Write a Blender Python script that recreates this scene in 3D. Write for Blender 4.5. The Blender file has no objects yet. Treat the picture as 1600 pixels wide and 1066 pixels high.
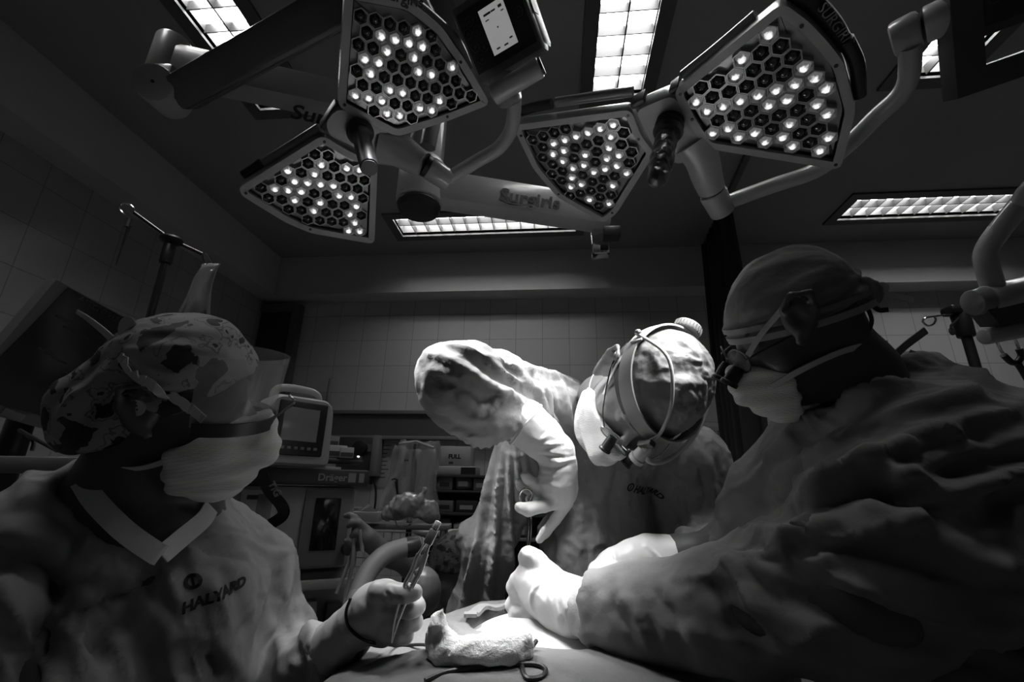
import bpy, bmesh, math, random
import numpy as np
from mathutils import Vector, Matrix
from mathutils.bvhtree import BVHTree

# ------------------------------------------------------------------ camera, world, exposure
random.seed(4)
rng = np.random.default_rng(7)
SC = bpy.context.scene
COL = SC.collection
FPX = 720.0
TH, PS, RO = [math.radians(a) for a in (18.05, 5.68, 1.21)]
CAM = np.array([0.0, 0.0, 1.35])
FW = np.array([-math.sin(PS) * math.cos(TH), math.cos(PS) * math.cos(TH), math.sin(TH)])
_r = np.array([math.cos(PS), math.sin(PS), 0.0]); _u = np.cross(_r, FW)
RT = math.cos(RO) * _r + math.sin(RO) * _u
UP = -math.sin(RO) * _r + math.cos(RO) * _u
cam_data = bpy.data.cameras.new('camera'); cam = bpy.data.objects.new('camera', cam_data)
COL.objects.link(cam)
cam_data.sensor_width = 36.0; cam_data.lens = 36.0 * FPX / 1600.0
cam_data.clip_start = 0.02; cam_data.clip_end = 50
M = Matrix(((RT[0], UP[0], -FW[0], CAM[0]), (RT[1], UP[1], -FW[1], CAM[1]), (RT[2], UP[2], -FW[2], CAM[2]), (0, 0, 0, 1)))
cam.matrix_world = M
SC.camera = cam
world = bpy.data.worlds.new('world'); SC.world = world; world.use_nodes = True
world.node_tree.nodes['Background'].inputs[0].default_value = (0.5, 0.5, 0.5, 1)
world.node_tree.nodes['Background'].inputs[1].default_value = 0.0
SC.view_settings.view_transform = 'Standard'
SC.view_settings.look = 'None'
SC.view_settings.gamma = 1.0
SC.view_settings.use_curve_mapping = False
SC.view_settings.exposure = EXPOSURE = 0.0
SC.cycles.max_bounces = 8
SC.cycles.diffuse_bounces = 3
SC.cycles.glossy_bounces = 4
SC.cycles.transparent_max_bounces = 12
SC.cycles.use_denoising = True
SC.cycles.caustics_reflective = False
SC.cycles.caustics_refractive = False
SC.cycles.sample_clamp_indirect = 4.0
LAMP_POWER = 72.0        # each LED head of the surgical lights
PANEL_EMIT = 14.0         # ceiling troffers

# pixel + depth -> point in the room (used to lay the room out from the survey of the photograph)
def ray(px, py): return FW + RT * ((px - 800) / FPX) + UP * ((533 - py) / FPX)
def P(px, py, d): return CAM + d * ray(px, py)
def PZ(px, py, z): q = ray(px, py); return CAM + q * ((z - CAM[2]) / q[2])
def PY(px, py, y): q = ray(px, py); return CAM + q * ((y - CAM[1]) / q[1])
def PX(px, py, x): q = ray(px, py); return CAM + q * ((x - CAM[0]) / q[0])
def PN(px, py, c, n): q = ray(px, py); return CAM + q * (((c - CAM) @ n) / (q @ n))
def proj(v):
    v = np.asarray(v) - CAM; k = v @ FW
    return np.stack([800 + FPX * (v @ RT) / k, 533 - FPX * (v @ UP) / k, k], -1)
def cv(r, u, t): return RT * r + UP * u - FW * t      # right, up, towards the viewer's side
def nrm(v): v = np.asarray(v, float); return v / np.linalg.norm(v)
def A(*v): return np.array(v, float)

# ------------------------------------------------------------------ materials
MATS = {}
def mat(name, base=0.5, rough=0.5, metal=0.0, spec=0.5, emit=0.0, bump=0.0, bscale=60.0, crease=0.0, cscale=16.0, vary=0.0, vscale=8.0, sheen=0.0, coat=0.0, trans=0.0, alpha=1.0, wave=None, sss=0.0):
    if name in MATS: return MATS[name]
    m = bpy.data.materials.new(name); m.use_nodes = True
    nt = m.node_tree; b = nt.nodes['Principled BSDF']
    c = (base, base, base, 1)
    b.inputs['Base Color'].default_value = c
    b.inputs['Roughness'].default_value = rough
    b.inputs['Metallic'].default_value = metal
    b.inputs['Specular IOR Level'].default_value = spec
    if sheen: b.inputs['Sheen Weight'].default_value = sheen
    if coat: b.inputs['Coat Weight'].default_value = coat; b.inputs['Coat Roughness'].default_value = 0.08
    if trans: b.inputs['Transmission Weight'].default_value = trans
    if sss: b.inputs['Subsurface Weight'].default_value = sss; b.inputs['Subsurface Radius'].default_value = (0.01, 0.01, 0.01)
    b.inputs['Alpha'].default_value = alpha
    if emit:
        b.inputs['Emission Color'].default_value = (1, 1, 1, 1); b.inputs['Emission Strength'].default_value = emit
    tc = nt.nodes.new('ShaderNodeNewGeometry')
    pos = tc.outputs['Position']
    if vary:
        n = nt.nodes.new('ShaderNodeTexNoise'); n.inputs['Scale'].default_value = vscale; n.inputs['Detail'].default_value = 4
        nt.links.new(pos, n.inputs['Vector'])
        r = nt.nodes.new('ShaderNodeMapRange'); r.inputs['From Min'].default_value = 0.3; r.inputs['From Max'].default_value = 0.7
        r.inputs['To Min'].default_value = base * (1 - vary); r.inputs['To Max'].default_value = base * (1 + vary)
        nt.links.new(n.outputs['Fac'], r.inputs['Value'])
        nt.links.new(r.outputs['Result'], b.inputs['Base Color'])
    h = None
    if bump:
        n = nt.nodes.new('ShaderNodeTexNoise'); n.inputs['Scale'].default_value = bscale; n.inputs['Detail'].default_value = 5
        n.inputs['Roughness'].default_value = 0.6
        nt.links.new(pos, n.inputs['Vector'])
        bp = nt.nodes.new('ShaderNodeBump'); bp.inputs['Strength'].default_value = min(1, bump); bp.inputs['Distance'].default_value = 0.004
        nt.links.new(n.outputs['Fac'], bp.inputs['Height']); nt.links.new(bp.outputs['Normal'], b.inputs['Normal']); h = bp
    if crease:
        n = nt.nodes.new('ShaderNodeTexNoise'); n.noise_type = 'RIDGED_MULTIFRACTAL'; n.inputs['Scale'].default_value = cscale; n.inputs['Detail'].default_value = 3
        n.inputs['Distortion'].default_value = .6
        nt.links.new(pos, n.inputs['Vector'])
        bp = nt.nodes.new('ShaderNodeBump'); bp.inputs['Strength'].default_value = crease; bp.inputs['Distance'].default_value = 0.014
        nt.links.new(n.outputs['Fac'], bp.inputs['Height'])
        if h: nt.links.new(h.outputs['Normal'], bp.inputs['Normal'])
        nt.links.new(bp.outputs['Normal'], b.inputs['Normal']); h = bp
    if wave:
        sc, st, dirn = wave
        w = nt.nodes.new('ShaderNodeTexWave'); w.inputs['Scale'].default_value = sc; w.bands_direction = dirn
        w.inputs['Distortion'].default_value = 0.3
        nt.links.new(pos, w.inputs['Vector'])
        bp = nt.nodes.new('ShaderNodeBump'); bp.inputs['Strength'].default_value = st; bp.inputs['Distance'].default_value = 0.0015
        nt.links.new(w.outputs['Fac'], bp.inputs['Height'])
        if h: nt.links.new(h.outputs['Normal'], bp.inputs['Normal'])
        nt.links.new(bp.outputs['Normal'], b.inputs['Normal'])
    MATS[name] = m
    return m

def mat_tiles(name, base, grout, axis, w, h, ox=0.0, oz=0.0):
    m = bpy.data.materials.new(name); m.use_nodes = True
    nt = m.node_tree; b = nt.nodes['Principled BSDF']
    g = nt.nodes.new('ShaderNodeNewGeometry'); s = nt.nodes.new('ShaderNodeSeparateXYZ'); nt.links.new(g.outputs['Position'], s.inputs[0])
    cb = nt.nodes.new('ShaderNodeCombineXYZ')
    ax = nt.nodes.new('ShaderNodeMath'); ax.inputs[1].default_value = ox; nt.links.new(s.outputs[axis], ax.inputs[0])
    az = nt.nodes.new('ShaderNodeMath'); az.inputs[1].default_value = oz; nt.links.new(s.outputs['Z'], az.inputs[0])
    nt.links.new(ax.outputs[0], cb.inputs[0]); nt.links.new(az.outputs[0], cb.inputs[1])
    br = nt.nodes.new('ShaderNodeTexBrick'); br.offset = 0.0; br.squash = 1.0
    br.inputs['Scale'].default_value = 1.0; br.inputs['Mortar Size'].default_value = 0.0018; br.inputs['Mortar Smooth'].default_value = 0.1
    br.inputs['Brick Width'].default_value = w; br.inputs['Row Height'].default_value = h
    br.inputs['Color1'].default_value = (base, base, base, 1); br.inputs['Color2'].default_value = (base * 0.93,) * 3 + (1,)
    br.inputs['Mortar'].default_value = (grout, grout, grout, 1)
    nt.links.new(cb.outputs[0], br.inputs['Vector'])
    nt.links.new(br.outputs['Color'], b.inputs['Base Color'])
    bp = nt.nodes.new('ShaderNodeBump'); bp.inputs['Strength'].default_value = 0.6; bp.inputs['Distance'].default_value = 0.002; bp.invert = True
    nt.links.new(br.outputs['Fac'], bp.inputs['Height']); 
    n = nt.nodes.new('ShaderNodeTexNoise'); n.inputs['Scale'].default_value = 3.0; nt.links.new(g.outputs['Position'], n.inputs['Vector'])
    bp2 = nt.nodes.new('ShaderNodeBump'); bp2.inputs['Strength'].default_value = 0.25; bp2.inputs['Distance'].default_value = 0.02
    nt.links.new(n.outputs['Fac'], bp2.inputs['Height']); nt.links.new(bp.outputs['Normal'], bp2.inputs['Normal'])
    nt.links.new(bp2.outputs['Normal'], b.inputs['Normal'])
    b.inputs['Roughness'].default_value = 0.16
    return m

def mat_stamp(name, base, dark, scale, thr, rough=0.7, bump=0.3):
    """printed cloth: dark shapes on a light ground"""
    m = bpy.data.materials.new(name); m.use_nodes = True
    nt = m.node_tree; b = nt.nodes['Principled BSDF']; b.inputs['Roughness'].default_value = rough
    g = nt.nodes.new('ShaderNodeNewGeometry')
    n0 = nt.nodes.new('ShaderNodeTexNoise'); n0.inputs['Scale'].default_value = scale * 0.8; nt.links.new(g.outputs['Position'], n0.inputs['Vector'])
    mx = nt.nodes.new('ShaderNodeVectorMath'); mx.operation = 'MULTIPLY_ADD'
    nt.links.new(n0.outputs['Color'], mx.inputs[0]); mx.inputs[1].default_value = (0.05, 0.05, 0.05); nt.links.new(g.outputs['Position'], mx.inputs[2])
    v = nt.nodes.new('ShaderNodeTexVoronoi'); v.inputs['Scale'].default_value = scale; nt.links.new(mx.outputs[0], v.inputs['Vector'])
    n = nt.nodes.new('ShaderNodeTexNoise'); n.inputs['Scale'].default_value = scale * 1.6; n.inputs['Detail'].default_value = 3; nt.links.new(mx.outputs[0], n.inputs['Vector'])
    r = nt.nodes.new('ShaderNodeValToRGB'); r.color_ramp.interpolation = 'CONSTANT'
    e = r.color_ramp.elements
    e[0].position = 0.0; e[0].color = (dark, dark, dark, 1); e[1].position = thr; e[1].color = (base, base, base, 1)
    x = e.new(thr + 0.06); x.color = (base * 0.45,) * 3 + (1,)
    x = e.new(thr + 0.09); x.color = (base, base, base, 1)
    x = e.new(0.70); x.color = (dark * 2.5,) * 3 + (1,)
    sm = nt.nodes.new('ShaderNodeMath'); sm.operation = 'MULTIPLY_ADD'
    nt.links.new(v.outputs['Distance'], sm.inputs[0]); sm.inputs[1].default_value = 0.45
    nt.links.new(n.outputs['Fac'], sm.inputs[2])
    s2 = nt.nodes.new('ShaderNodeMath'); s2.operation = 'SUBTRACT'; s2.inputs[1].default_value = 0.15; nt.links.new(sm.outputs[0], s2.inputs[0])
    nt.links.new(s2.outputs[0], r.inputs['Fac']); nt.links.new(r.outputs['Color'], b.inputs['Base Color'])
    bn = nt.nodes.new('ShaderNodeTexNoise'); bn.inputs['Scale'].default_value = 45; bn.inputs['Detail'].default_value = 4; nt.links.new(g.outputs['Position'], bn.inputs['Vector'])
    bp = nt.nodes.new('ShaderNodeBump'); bp.inputs['Strength'].default_value = bump; bp.inputs['Distance'].default_value = 0.004
    nt.links.new(bn.outputs['Fac'], bp.inputs['Height']); nt.links.new(bp.outputs['Normal'], b.inputs['Normal'])
    return m

# ------------------------------------------------------------------ objects
def tag(o, label=None, cat=None, group=None, kind=None):
    if label: o['label'] = label
    if cat: o['category'] = cat
    if group: o['group'] = group
    if kind: o['kind'] = kind
    return o
def thing(name, label, cat, loc=(0, 0, 0), group=None):
    o = bpy.data.objects.new(name, None); COL.objects.link(o); o.location = Vector(loc); o.empty_display_size = 0.05
    return tag(o, label, cat, group)
def wmat(o):
    m = Matrix.LocRotScale(o.location, o.rotation_euler, o.scale)
    return wmat(o.parent) @ o.matrix_parent_inverse @ m if o.parent else m
def adopt(o, parent):
    if parent is None: return
    o.parent = parent; o.matrix_parent_inverse = wmat(parent).inverted()
def link_mesh(name, v, f, m, parent=None, smooth=True):
    me = bpy.data.meshes.new(name); me.from_pydata([tuple(map(float, x)) for x in v], [], [tuple(map(int, x)) for x in f])
    if smooth is True: me.polygons.foreach_set('use_smooth', [True] * len(me.polygons))
    me.update()
    if m: me.materials.append(m)
    o = bpy.data.objects.new(name, me); COL.objects.link(o); adopt(o, parent)
    if smooth == 'auto':
        me.polygons.foreach_set('use_smooth', [True] * len(me.polygons))
        try: me.set_sharp_from_angle(angle=math.radians(38))
        except Exception: pass
    return o
def frame(zax, xhint=(1, 0, 0)):
    z = nrm(zax); x = np.asarray(xhint, float); x = x - z * (x @ z)
    if np.linalg.norm(x) < 1e-5: x = A(0, 1, 0) - z * z[1]
    x = nrm(x); return np.stack([x, np.cross(z, x), z], 1)      # columns
def spline(pts, n=8, closed=False):
    p = np.asarray(pts, float); N = len(p); out = []
    rngi = range(N if closed else N - 1)
    for i in rngi:
        if closed: a, b, c, d = p[(i - 1) % N], p[i], p[(i + 1) % N], p[(i + 2) % N]
        else:
            b, c = p[i], p[i + 1]; a = p[i - 1] if i else 2 * b - c; d = p[i + 2] if i + 2 < N else 2 * c - b
        for t in np.arange(n) / n:
            out.append(0.5 * (2 * b + (c - a) * t + (2 * a - 5 * b + 4 * c - d) * t * t + (3 * b - a - 3 * c + d) * t ** 3))
    if not closed: out.append(p[-1])
    return np.array(out)

class MB:
    def __init__(s): s.v = []; s.f = []
    def add(s, v, f):
        k = len(s.v); s.v += [np.asarray(x, float) for x in v]; s.f += [[k + i for i in q] for q in f]; return s
    def box(s, c, size, R=None, bev=0.0):
        c = A(*c); h = np.asarray(size, float) / 2; R = np.eye(3) if R is None else R
        if bev <= 0:
            v = [c + R @ (h * A(x, y, z)) for x in (-1, 1) for y in (-1, 1) for z in (-1, 1)]
            return s.add(v, [(0, 1, 3, 2), (4, 6, 7, 5), (0, 4, 5, 1), (2, 3, 7, 6), (0, 2, 6, 4), (1, 5, 7, 3)])
        b = min(bev, h.min() * 0.95)
        bm = bmesh.new(); bmesh.ops.create_cube(bm, size=1.0)
        for q in bm.verts: q.co = Vector((q.co.x * 2 * h[0], q.co.y * 2 * h[1], q.co.z * 2 * h[2]))
        bmesh.ops.bevel(bm, geom=bm.edges[:], offset=b, segments=2, affect='EDGES', profile=0.5)
        bm.verts.ensure_lookup_table()
        s.add([c + R @ A(*q.co) for q in bm.verts], [[q.index for q in fc.verts] for fc in bm.faces]); bm.free(); return s
    def box2(s, lo, hi, bev=0.0): lo = A(*lo); hi = A(*hi); return s.box((lo + hi) / 2, hi - lo, None, bev)
    def tube(s, pts, r, seg=10, cap=True, flat=None):
        p = np.asarray(pts, float); n = len(p); r = np.full(n, r) if np.isscalar(r) else np.asarray(r, float)
        T = np.gradient(p, axis=0); T /= np.linalg.norm(T, axis=1)[:, None] + 1e-12
        x = frame(T[0], (0.3, 0.2, 0.9))[:, 0]; v = []
        for i in range(n):
            x = x - T[i] * (x @ T[i]); x = x / (np.linalg.norm(x) + 1e-12); y = np.cross(T[i], x)
            for a in np.arange(seg) / seg * 2 * math.pi: v.append(p[i] + r[i] * (math.cos(a) * x + math.sin(a) * y))
        f = [(i * seg + j, i * seg + (j + 1) % seg, (i + 1) * seg + (j + 1) % seg, (i + 1) * seg + j) for i in range(n - 1) for j in range(seg)]
        if cap: f += [list(range(seg))[::-1], list(range((n - 1) * seg, n * seg))]
        return s.add(v, f)
    def cyl(s, a, b, r, r2=None, seg=20, bev=0.0):
        a = A(*a); b = A(*b); r2 = r if r2 is None else r2
        if bev > 0:
            t = nrm(b - a) * bev
            return s.tube([a, a + t * 0.3, a + t, b - t, b - t * 0.3, b], [r - bev, r - bev * 0.3, r, r2, r2 - bev * 0.3, r2 - bev], seg)
        return s.tube([a, b], [r, r2], seg)
    def prism(s, poly, o, R, z0, z1):
        n = len(poly); o = np.asarray(o, float)
        v = [o + R @ A(x, y, z) for z in (z0, z1) for x, y in poly]
        return s.add(v, [list(range(n))[::-1], list(range(n, 2 * n))] + [(i, (i + 1) % n, n + (i + 1) % n, n + i) for i in range(n)])
    def ring(s, outer, inner, o, R, z0, z1):
        n = len(outer); o = np.asarray(o, float)
        v = [o + R @ A(x, y, z) for q, z in ((outer, z0), (outer, z1), (inner, z1), (inner, z0)) for x, y in q]
        f = [(k * n + i, k * n + (i + 1) % n, ((k + 1) % 4) * n + (i + 1) % n, ((k + 1) % 4) * n + i) for k in range(4) for i in range(n)]
        return s.add(v, f)
    def lathe(s, prof, o, R, seg=24):
        o = np.asarray(o, float); n = len(prof)
        v = [o + R @ A(r * math.cos(a), r * math.sin(a), z) for r, z in prof for a in np.arange(seg) / seg * 2 * math.pi]
        f = [(i * seg + j, i * seg + (j + 1) % seg, (i + 1) * seg + (j + 1) % seg, (i + 1) * seg + j) for i in range(n - 1) for j in range(seg)]
        if prof[0][0] > 1e-6: f.append(list(range(seg))[::-1])
        if prof[-1][0] > 1e-6: f.append(list(range((n - 1) * seg, n * seg)))
        return s.add(v, f)
    def ell(s, c, rad, R=None, su=16, sv=10):
        R = np.eye(3) if R is None else R; rad = A(*rad) if not np.isscalar(rad) else A(rad, rad, rad)
        v = []; c = np.asarray(c, float)
        for i in range(1, sv):
            t = math.pi * i / sv
            for j in range(su):
                a = 2 * math.pi * j / su; v.append(c + R @ (rad * A(math.sin(t) * math.cos(a), math.sin(t) * math.sin(a), math.cos(t))))
        v += [c + R @ (rad * A(0, 0, 1)), c - R @ (rad * A(0, 0, 1))]
        f = [(i * su + j, (i + 1) * su + j, (i + 1) * su + (j + 1) % su, i * su + (j + 1) % su) for i in range(sv - 2) for j in range(su)]
        k = (sv - 1) * su
        f += [(k, j, (j + 1) % su) for j in range(su)] + [(k + 1, (sv - 2) * su + (j + 1) % su, (sv - 2) * su + j) for j in range(su)]
        return s.add(v, f)
    def grid(s, pts, closed_u=False):
        p = np.asarray(pts, float); m, n = p.shape[:2]
        f = [(i * n + j, i * n + (j + 1) % n, (i + 1) * n + (j + 1) % n, (i + 1) * n + j) for i in range(m - 1) for j in range(n if closed_u else n - 1)]
        return s.add(p.reshape(-1, 3), f)
    def ribbon(s, pts, w, nor, th=0.0012):
        """flat strap with thickness along pts; nor = outward normals (one or many)"""
        p = np.asarray(pts, float); n = len(p); T = np.gradient(p, axis=0)
        nor = np.broadcast_to(np.asarray(nor, float), p.shape); w = np.full(n, w) if np.isscalar(w) else np.asarray(w, float)
        v = []
        for i in range(n):
            t = nrm(T[i]); N = nrm(nor[i] - t * (nor[i] @ t)); b = np.cross(t, N) * w[i] / 2; N = N * th / 2
            v += [p[i] - b - N, p[i] + b - N, p[i] + b + N, p[i] - b + N]
        f = [(i * 4 + k, i * 4 + (k + 1) % 4, (i + 1) * 4 + (k + 1) % 4, (i + 1) * 4 + k) for i in range(n - 1) for k in range(4)]
        f += [(3, 2, 1, 0), tuple((n - 1) * 4 + k for k in range(4))]
        return s.add(v, f)
    def build(s, name, m, parent=None, smooth='auto'): return link_mesh(name, s.v, s.f, m, parent, smooth)

def text_mesh(txt, size, bold=0.0, extrude=0.0006, italic=0.0, align='LEFT', spacing=1.0):
    cu = bpy.data.curves.new('lettering', 'FONT'); cu.body = txt; cu.size = size; cu.extrude = extrude; cu.offset = bold; cu.shear = italic
    cu.align_x = align; cu.resolution_u = 3; cu.space_character = spacing
    o = bpy.data.objects.new('lettering', cu); COL.objects.link(o)
    dg = bpy.context.evaluated_depsgraph_get(); me = bpy.data.meshes.new_from_object(o.evaluated_get(dg))
    v = np.array([tuple(q.co) for q in me.vertices]); f = [tuple(q.vertices) for q in me.polygons]
    bpy.data.objects.remove(o); bpy.data.curves.remove(cu); bpy.data.meshes.remove(me)
    return v, f
def text(name, txt, size, o, xa, ya, m, parent, **kw):
    """lettering lying in the plane of xa, ya"""
    v, f = text_mesh(txt, size, **kw)
    xa = nrm(xa); za = nrm(np.cross(xa, ya)); ya = np.cross(za, xa)
    w = np.asarray(o) + v[:, :1] * xa + v[:, 1:2] * ya + v[:, 2:3] * za
    return link_mesh(name, w, f, m, parent, smooth=False)

# ------------------------------------------------------------------ signed distance sculpting
def smin(a, b, k):
    if k <= 0: return np.minimum(a, b)
    h = np.clip(0.5 + 0.5 * (b - a) / k, 0, 1); return b + (a - b) * h - k * h * (1 - h)
def smax(a, b, k): return -smin(-a, -b, k)
class S:
    """a list of blended primitives"""
    def __init__(s): s.p = []
    def rc(s, a, b, ra, rb=None, k=0.02):
        a = np.asarray(a, float); b = np.asarray(b, float); rb = ra if rb is None else rb
        ab = b - a; L = ab @ ab + 1e-12
        def f(p):
            t = np.clip(((p - a) @ ab) / L, 0, 1)
            return np.linalg.norm(p - a - t[:, None] * ab, axis=1) - (ra + (rb - ra) * t)
        s.p.append((f, (a + b) / 2, math.sqrt(L) / 2 + max(ra, rb), k, 1)); return s
    def chain(s, pts, rs, k=0.01, k0=None):
        for i in range(len(pts) - 1): s.rc(pts[i], pts[i + 1], rs[i], rs[i + 1], k if (i or k0 is None) else k0)
        return s
    def ell(s, c, rad, R=None, k=0.02, sub=False):
        c = np.asarray(c, float); R = np.eye(3) if R is None else R; rad = np.asarray(rad, float)
        def f(p):
            q = (p - c) @ R; a = q / rad; k0 = np.linalg.norm(a, axis=1); k1 = np.linalg.norm(a / rad, axis=1) + 1e-9
            return k0 * (k0 - 1) / k1
        s.p.append((f, c, rad.max(), k, -1 if sub else 1)); return s
    def box(s, c, size, R=None, rnd=0.01, k=0.01, sub=False):
        c = np.asarray(c, float); R = np.eye(3) if R is None else R; h = np.asarray(size, float) / 2 - rnd
        def f(p):
            q = np.abs((p - c) @ R) - h
            return np.linalg.norm(np.maximum(q, 0), axis=1) + np.minimum(q.max(1), 0) - rnd
        s.p.append((f, c, np.linalg.norm(h + rnd), k, -1 if sub else 1)); return s
    def __call__(s, p, cut=1e9):
        c = p.mean(0); R = np.linalg.norm(p - c, axis=1).max(); d = None
        for f, bc, br, k, sg in s.p:
            if np.linalg.norm(c - bc) - br - R > (cut if sg > 0 else 0.02): continue
            if sg > 0: d = f(p) if d is None else smin(d, f(p), k)
            elif d is not None: d = smax(d, -f(p), k)
        return np.full(len(p), cut if cut < 1e8 else 9.0) if d is None else d
    def bounds(s):
        q = [(c - r, c + r) for f, c, r, k, sg in s.p if sg > 0]
        return np.min([a for a, b in q], 0) - 0.02, np.max([b for a, b in q], 0) + 0.02

def polygonize(fn, lo, hi, h, n=12):
    """naive surface nets over the blocks the surface passes through"""
    lo = np.asarray(lo, float); hi = np.asarray(hi, float)
    D = np.ceil((hi - lo) / h).astype(int) + 1; NB = (D + n - 1) // n
    half = n * h / 2; diag = half * 1.7321; cut = diag + 0.06
    g = np.arange(n + 2)
    G = np.stack(np.meshgrid(g, g, g, indexing='ij'), -1).reshape(-1, 3)
    vid = {}; V = []; keys = []; F = []
    S1 = D + n + 4
    allk = []; allv = []; quads = []
    for bi in range(NB[0]):
        for bj in range(NB[1]):
            for bk in range(NB[2]):
                base = np.array([bi, bj, bk]) * n
                c = lo + (base + n / 2) * h
                if abs(fn(c[None], cut)[0]) > cut - 0.001: continue
                if abs(fn(c[None], cut)[0]) > diag * 1.25 + 0.012: continue
                d = fn(lo + (base + G) * h, cut).reshape(n + 2, n + 2, n + 2)
                sgn = d < 0
                if sgn.all() or not sgn.any(): continue
                m = n + 1
                cs = [(a, b, e) for a in (0, 1) for b in (0, 1) for e in (0, 1)]
                cnt = sum(sgn[a:a + m, b:b + m, e:e + m].astype(int) for a, b, e in cs)
                act = (cnt > 0) & (cnt < 8)
                if not act.any(): continue
                acc = np.zeros((m, m, m, 3)); num = np.zeros((m, m, m))
                for a, b, e in cs:
                    for ax in range(3):
                        q = [a, b, e]
                        if q[ax]: continue
                        q2 = q.copy(); q2[ax] = 1
                        d0 = d[q[0]:q[0] + m, q[1]:q[1] + m, q[2]:q[2] + m]; d1 = d[q2[0]:q2[0] + m, q2[1]:q2[1] + m, q2[2]:q2[2] + m]
                        x = (d0 < 0) != (d1 < 0)
                        t = np.where(x, d0 / np.where(x, d0 - d1, 1), 0)
                        pt = np.zeros((m, m, m, 3)) + np.array(q, float); pt[..., ax] = t
                        acc += np.where(x[..., None], pt, 0); num += x
                ii = np.argwhere(act)
                pos = lo + (base + ii + acc[act] / num[act][:, None]) * h
                gi = base + ii
                key = (gi[:, 0] * S1[1] + gi[:, 1]) * S1[2] + gi[:, 2]
                allk.append(key); allv.append(pos)
                st = (S1[1] * S1[2], S1[2], 1)
                for ax in range(3):
                    o1, o2 = [(1, 2), (2, 0), (0, 1)][ax]
                    sl0 = [slice(1, n + 1)] * 3; sl1 = [slice(1, n + 1)] * 3
                    sl0[ax] = slice(0, n); sl1[ax] = slice(1, n + 1)
                    a0 = sgn[tuple(sl0)]; a1 = sgn[tuple(sl1)]
                    for flip in (0, 1):
                        e = np.argwhere((a0 & ~a1) if flip == 0 else (~a0 & a1))
                        if not len(e): continue
                        off = np.ones(3, int); off[ax] = 0
                        gq = base + e + off
                        k0 = (gq[:, 0] * S1[1] + gq[:, 1]) * S1[2] + gq[:, 2]
                        q = np.stack([k0, k0 - st[o1], k0 - st[o1] - st[o2], k0 - st[o2]], 1)
                        quads.append(q if flip == 0 else q[:, ::-1])
    if not allk: raise RuntimeError('empty surface')
    k = np.concatenate(allk); v = np.concatenate(allv); uk, first = np.unique(k, return_index=True)
    V = v[first]; Q = np.concatenate(quads)
    ix = np.searchsorted(uk, Q); ix = np.clip(ix, 0, len(uk) - 1); ok = (uk[ix] == Q).all(1)
    Fq = ix[ok]
    Fq = Fq[np.unique(np.sort(Fq, 1), axis=0, return_index=True)[1]]
    return V, Fq
def vnormals(V, F):
    a = V[F[:, 2]] - V[F[:, 0]]; b = V[F[:, 3]] - V[F[:, 1]]; fn = np.cross(a, b)
    N = np.zeros_like(V)
    for i in range(4): np.add.at(N, F[:, i], fn)
    return N / (np.linalg.norm(N, axis=1)[:, None] + 1e-12)
def relax(V, F, it=2, w=0.5):
    for _ in range(it):
        s = np.zeros_like(V); c = np.zeros(len(V))
        for i in range(4):
            j = (i + 1) % 4
            np.add.at(s, F[:, i], V[F[:, j]]); np.add.at(c, F[:, i], 1)
            np.add.at(s, F[:, j], V[F[:, i]]); np.add.at(c, F[:, j], 1)
        V = V + w * (s / np.maximum(c, 1)[:, None] - V)
    return V
_perm = rng.permutation(256); _perm = np.concatenate([_perm, _perm, _perm])
_grad = rng.normal(size=(256, 3)); _grad /= np.linalg.norm(_grad, axis=1)[:, None]
def noise(p):
    i = np.floor(p).astype(int); f = p - i; i &= 255; u = f * f * f * (f * (f * 6 - 15) + 10); out = 0
    for a in (0, 1):
        for b in (0, 1):
            for c in (0, 1):
                h = _perm[_perm[_perm[(i[:, 0] + a) & 255] + ((i[:, 1] + b) & 255)] + ((i[:, 2] + c) & 255)]
                g = (_grad[h] * (f - np.array([a, b, c]))).sum(1)
                out = out + g * (u[:, 0] if a else 1 - u[:, 0]) * (u[:, 1] if b else 1 - u[:, 1]) * (u[:, 2] if c else 1 - u[:, 2])
    return out
def crumple(V, scale, seed=0.0, stretch=None, octs=3, warp=0.35):
    """creased-cloth relief with sharp ridges, about -1..1"""
    p = V * scale + seed
    if stretch is not None:
        ax, k = nrm(stretch[0]), stretch[1]; p = p - np.outer(p @ ax, ax) * (1 - 1 / k)
    w = np.stack([noise(p * 0.6 + 11.3), noise(p * 0.6 + 47.1), noise(p * 0.6 + 83.9)], 1)
    p = p + warp * w; out = 0; a = 1.0; t = 0; m = 1.0
    for o in range(octs):
        r = 1 - 2.4 * np.abs(noise(p * 2.1 ** o + o * 17.7)); out = out + a * m * (r - .45); t += a; a *= 0.5; m = np.clip(r + .3, .25, 1)
    return out / t * 1.6
def seglines(V, lines):
    """distance of every vertex to polylines"""
    best = np.full(len(V), 9.0); tt = np.zeros(len(V))
    for L in lines:
        L = np.asarray(L, float)
        for a, b in zip(L[:-1], L[1:]):
            ab = b - a; t = np.clip(((V - a) @ ab) / (ab @ ab + 1e-12), 0, 1); d = np.linalg.norm(V - a - t[:, None] * ab, axis=1)
            best = np.minimum(best, d)
    return best
def snap_to(V, pts):
    """survey pixels -> points on the front of a surface"""
    q = proj(V); out = []
    for px, py in pts:
        d2 = (q[:, 0] - px) ** 2 + (q[:, 1] - py) ** 2
        near = np.argsort(d2)[:40]; near = near[d2[near] < d2[near[0]] + 60]
        out.append(V[near[np.argmin(q[near, 2])]])
    return np.array(out)
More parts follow.
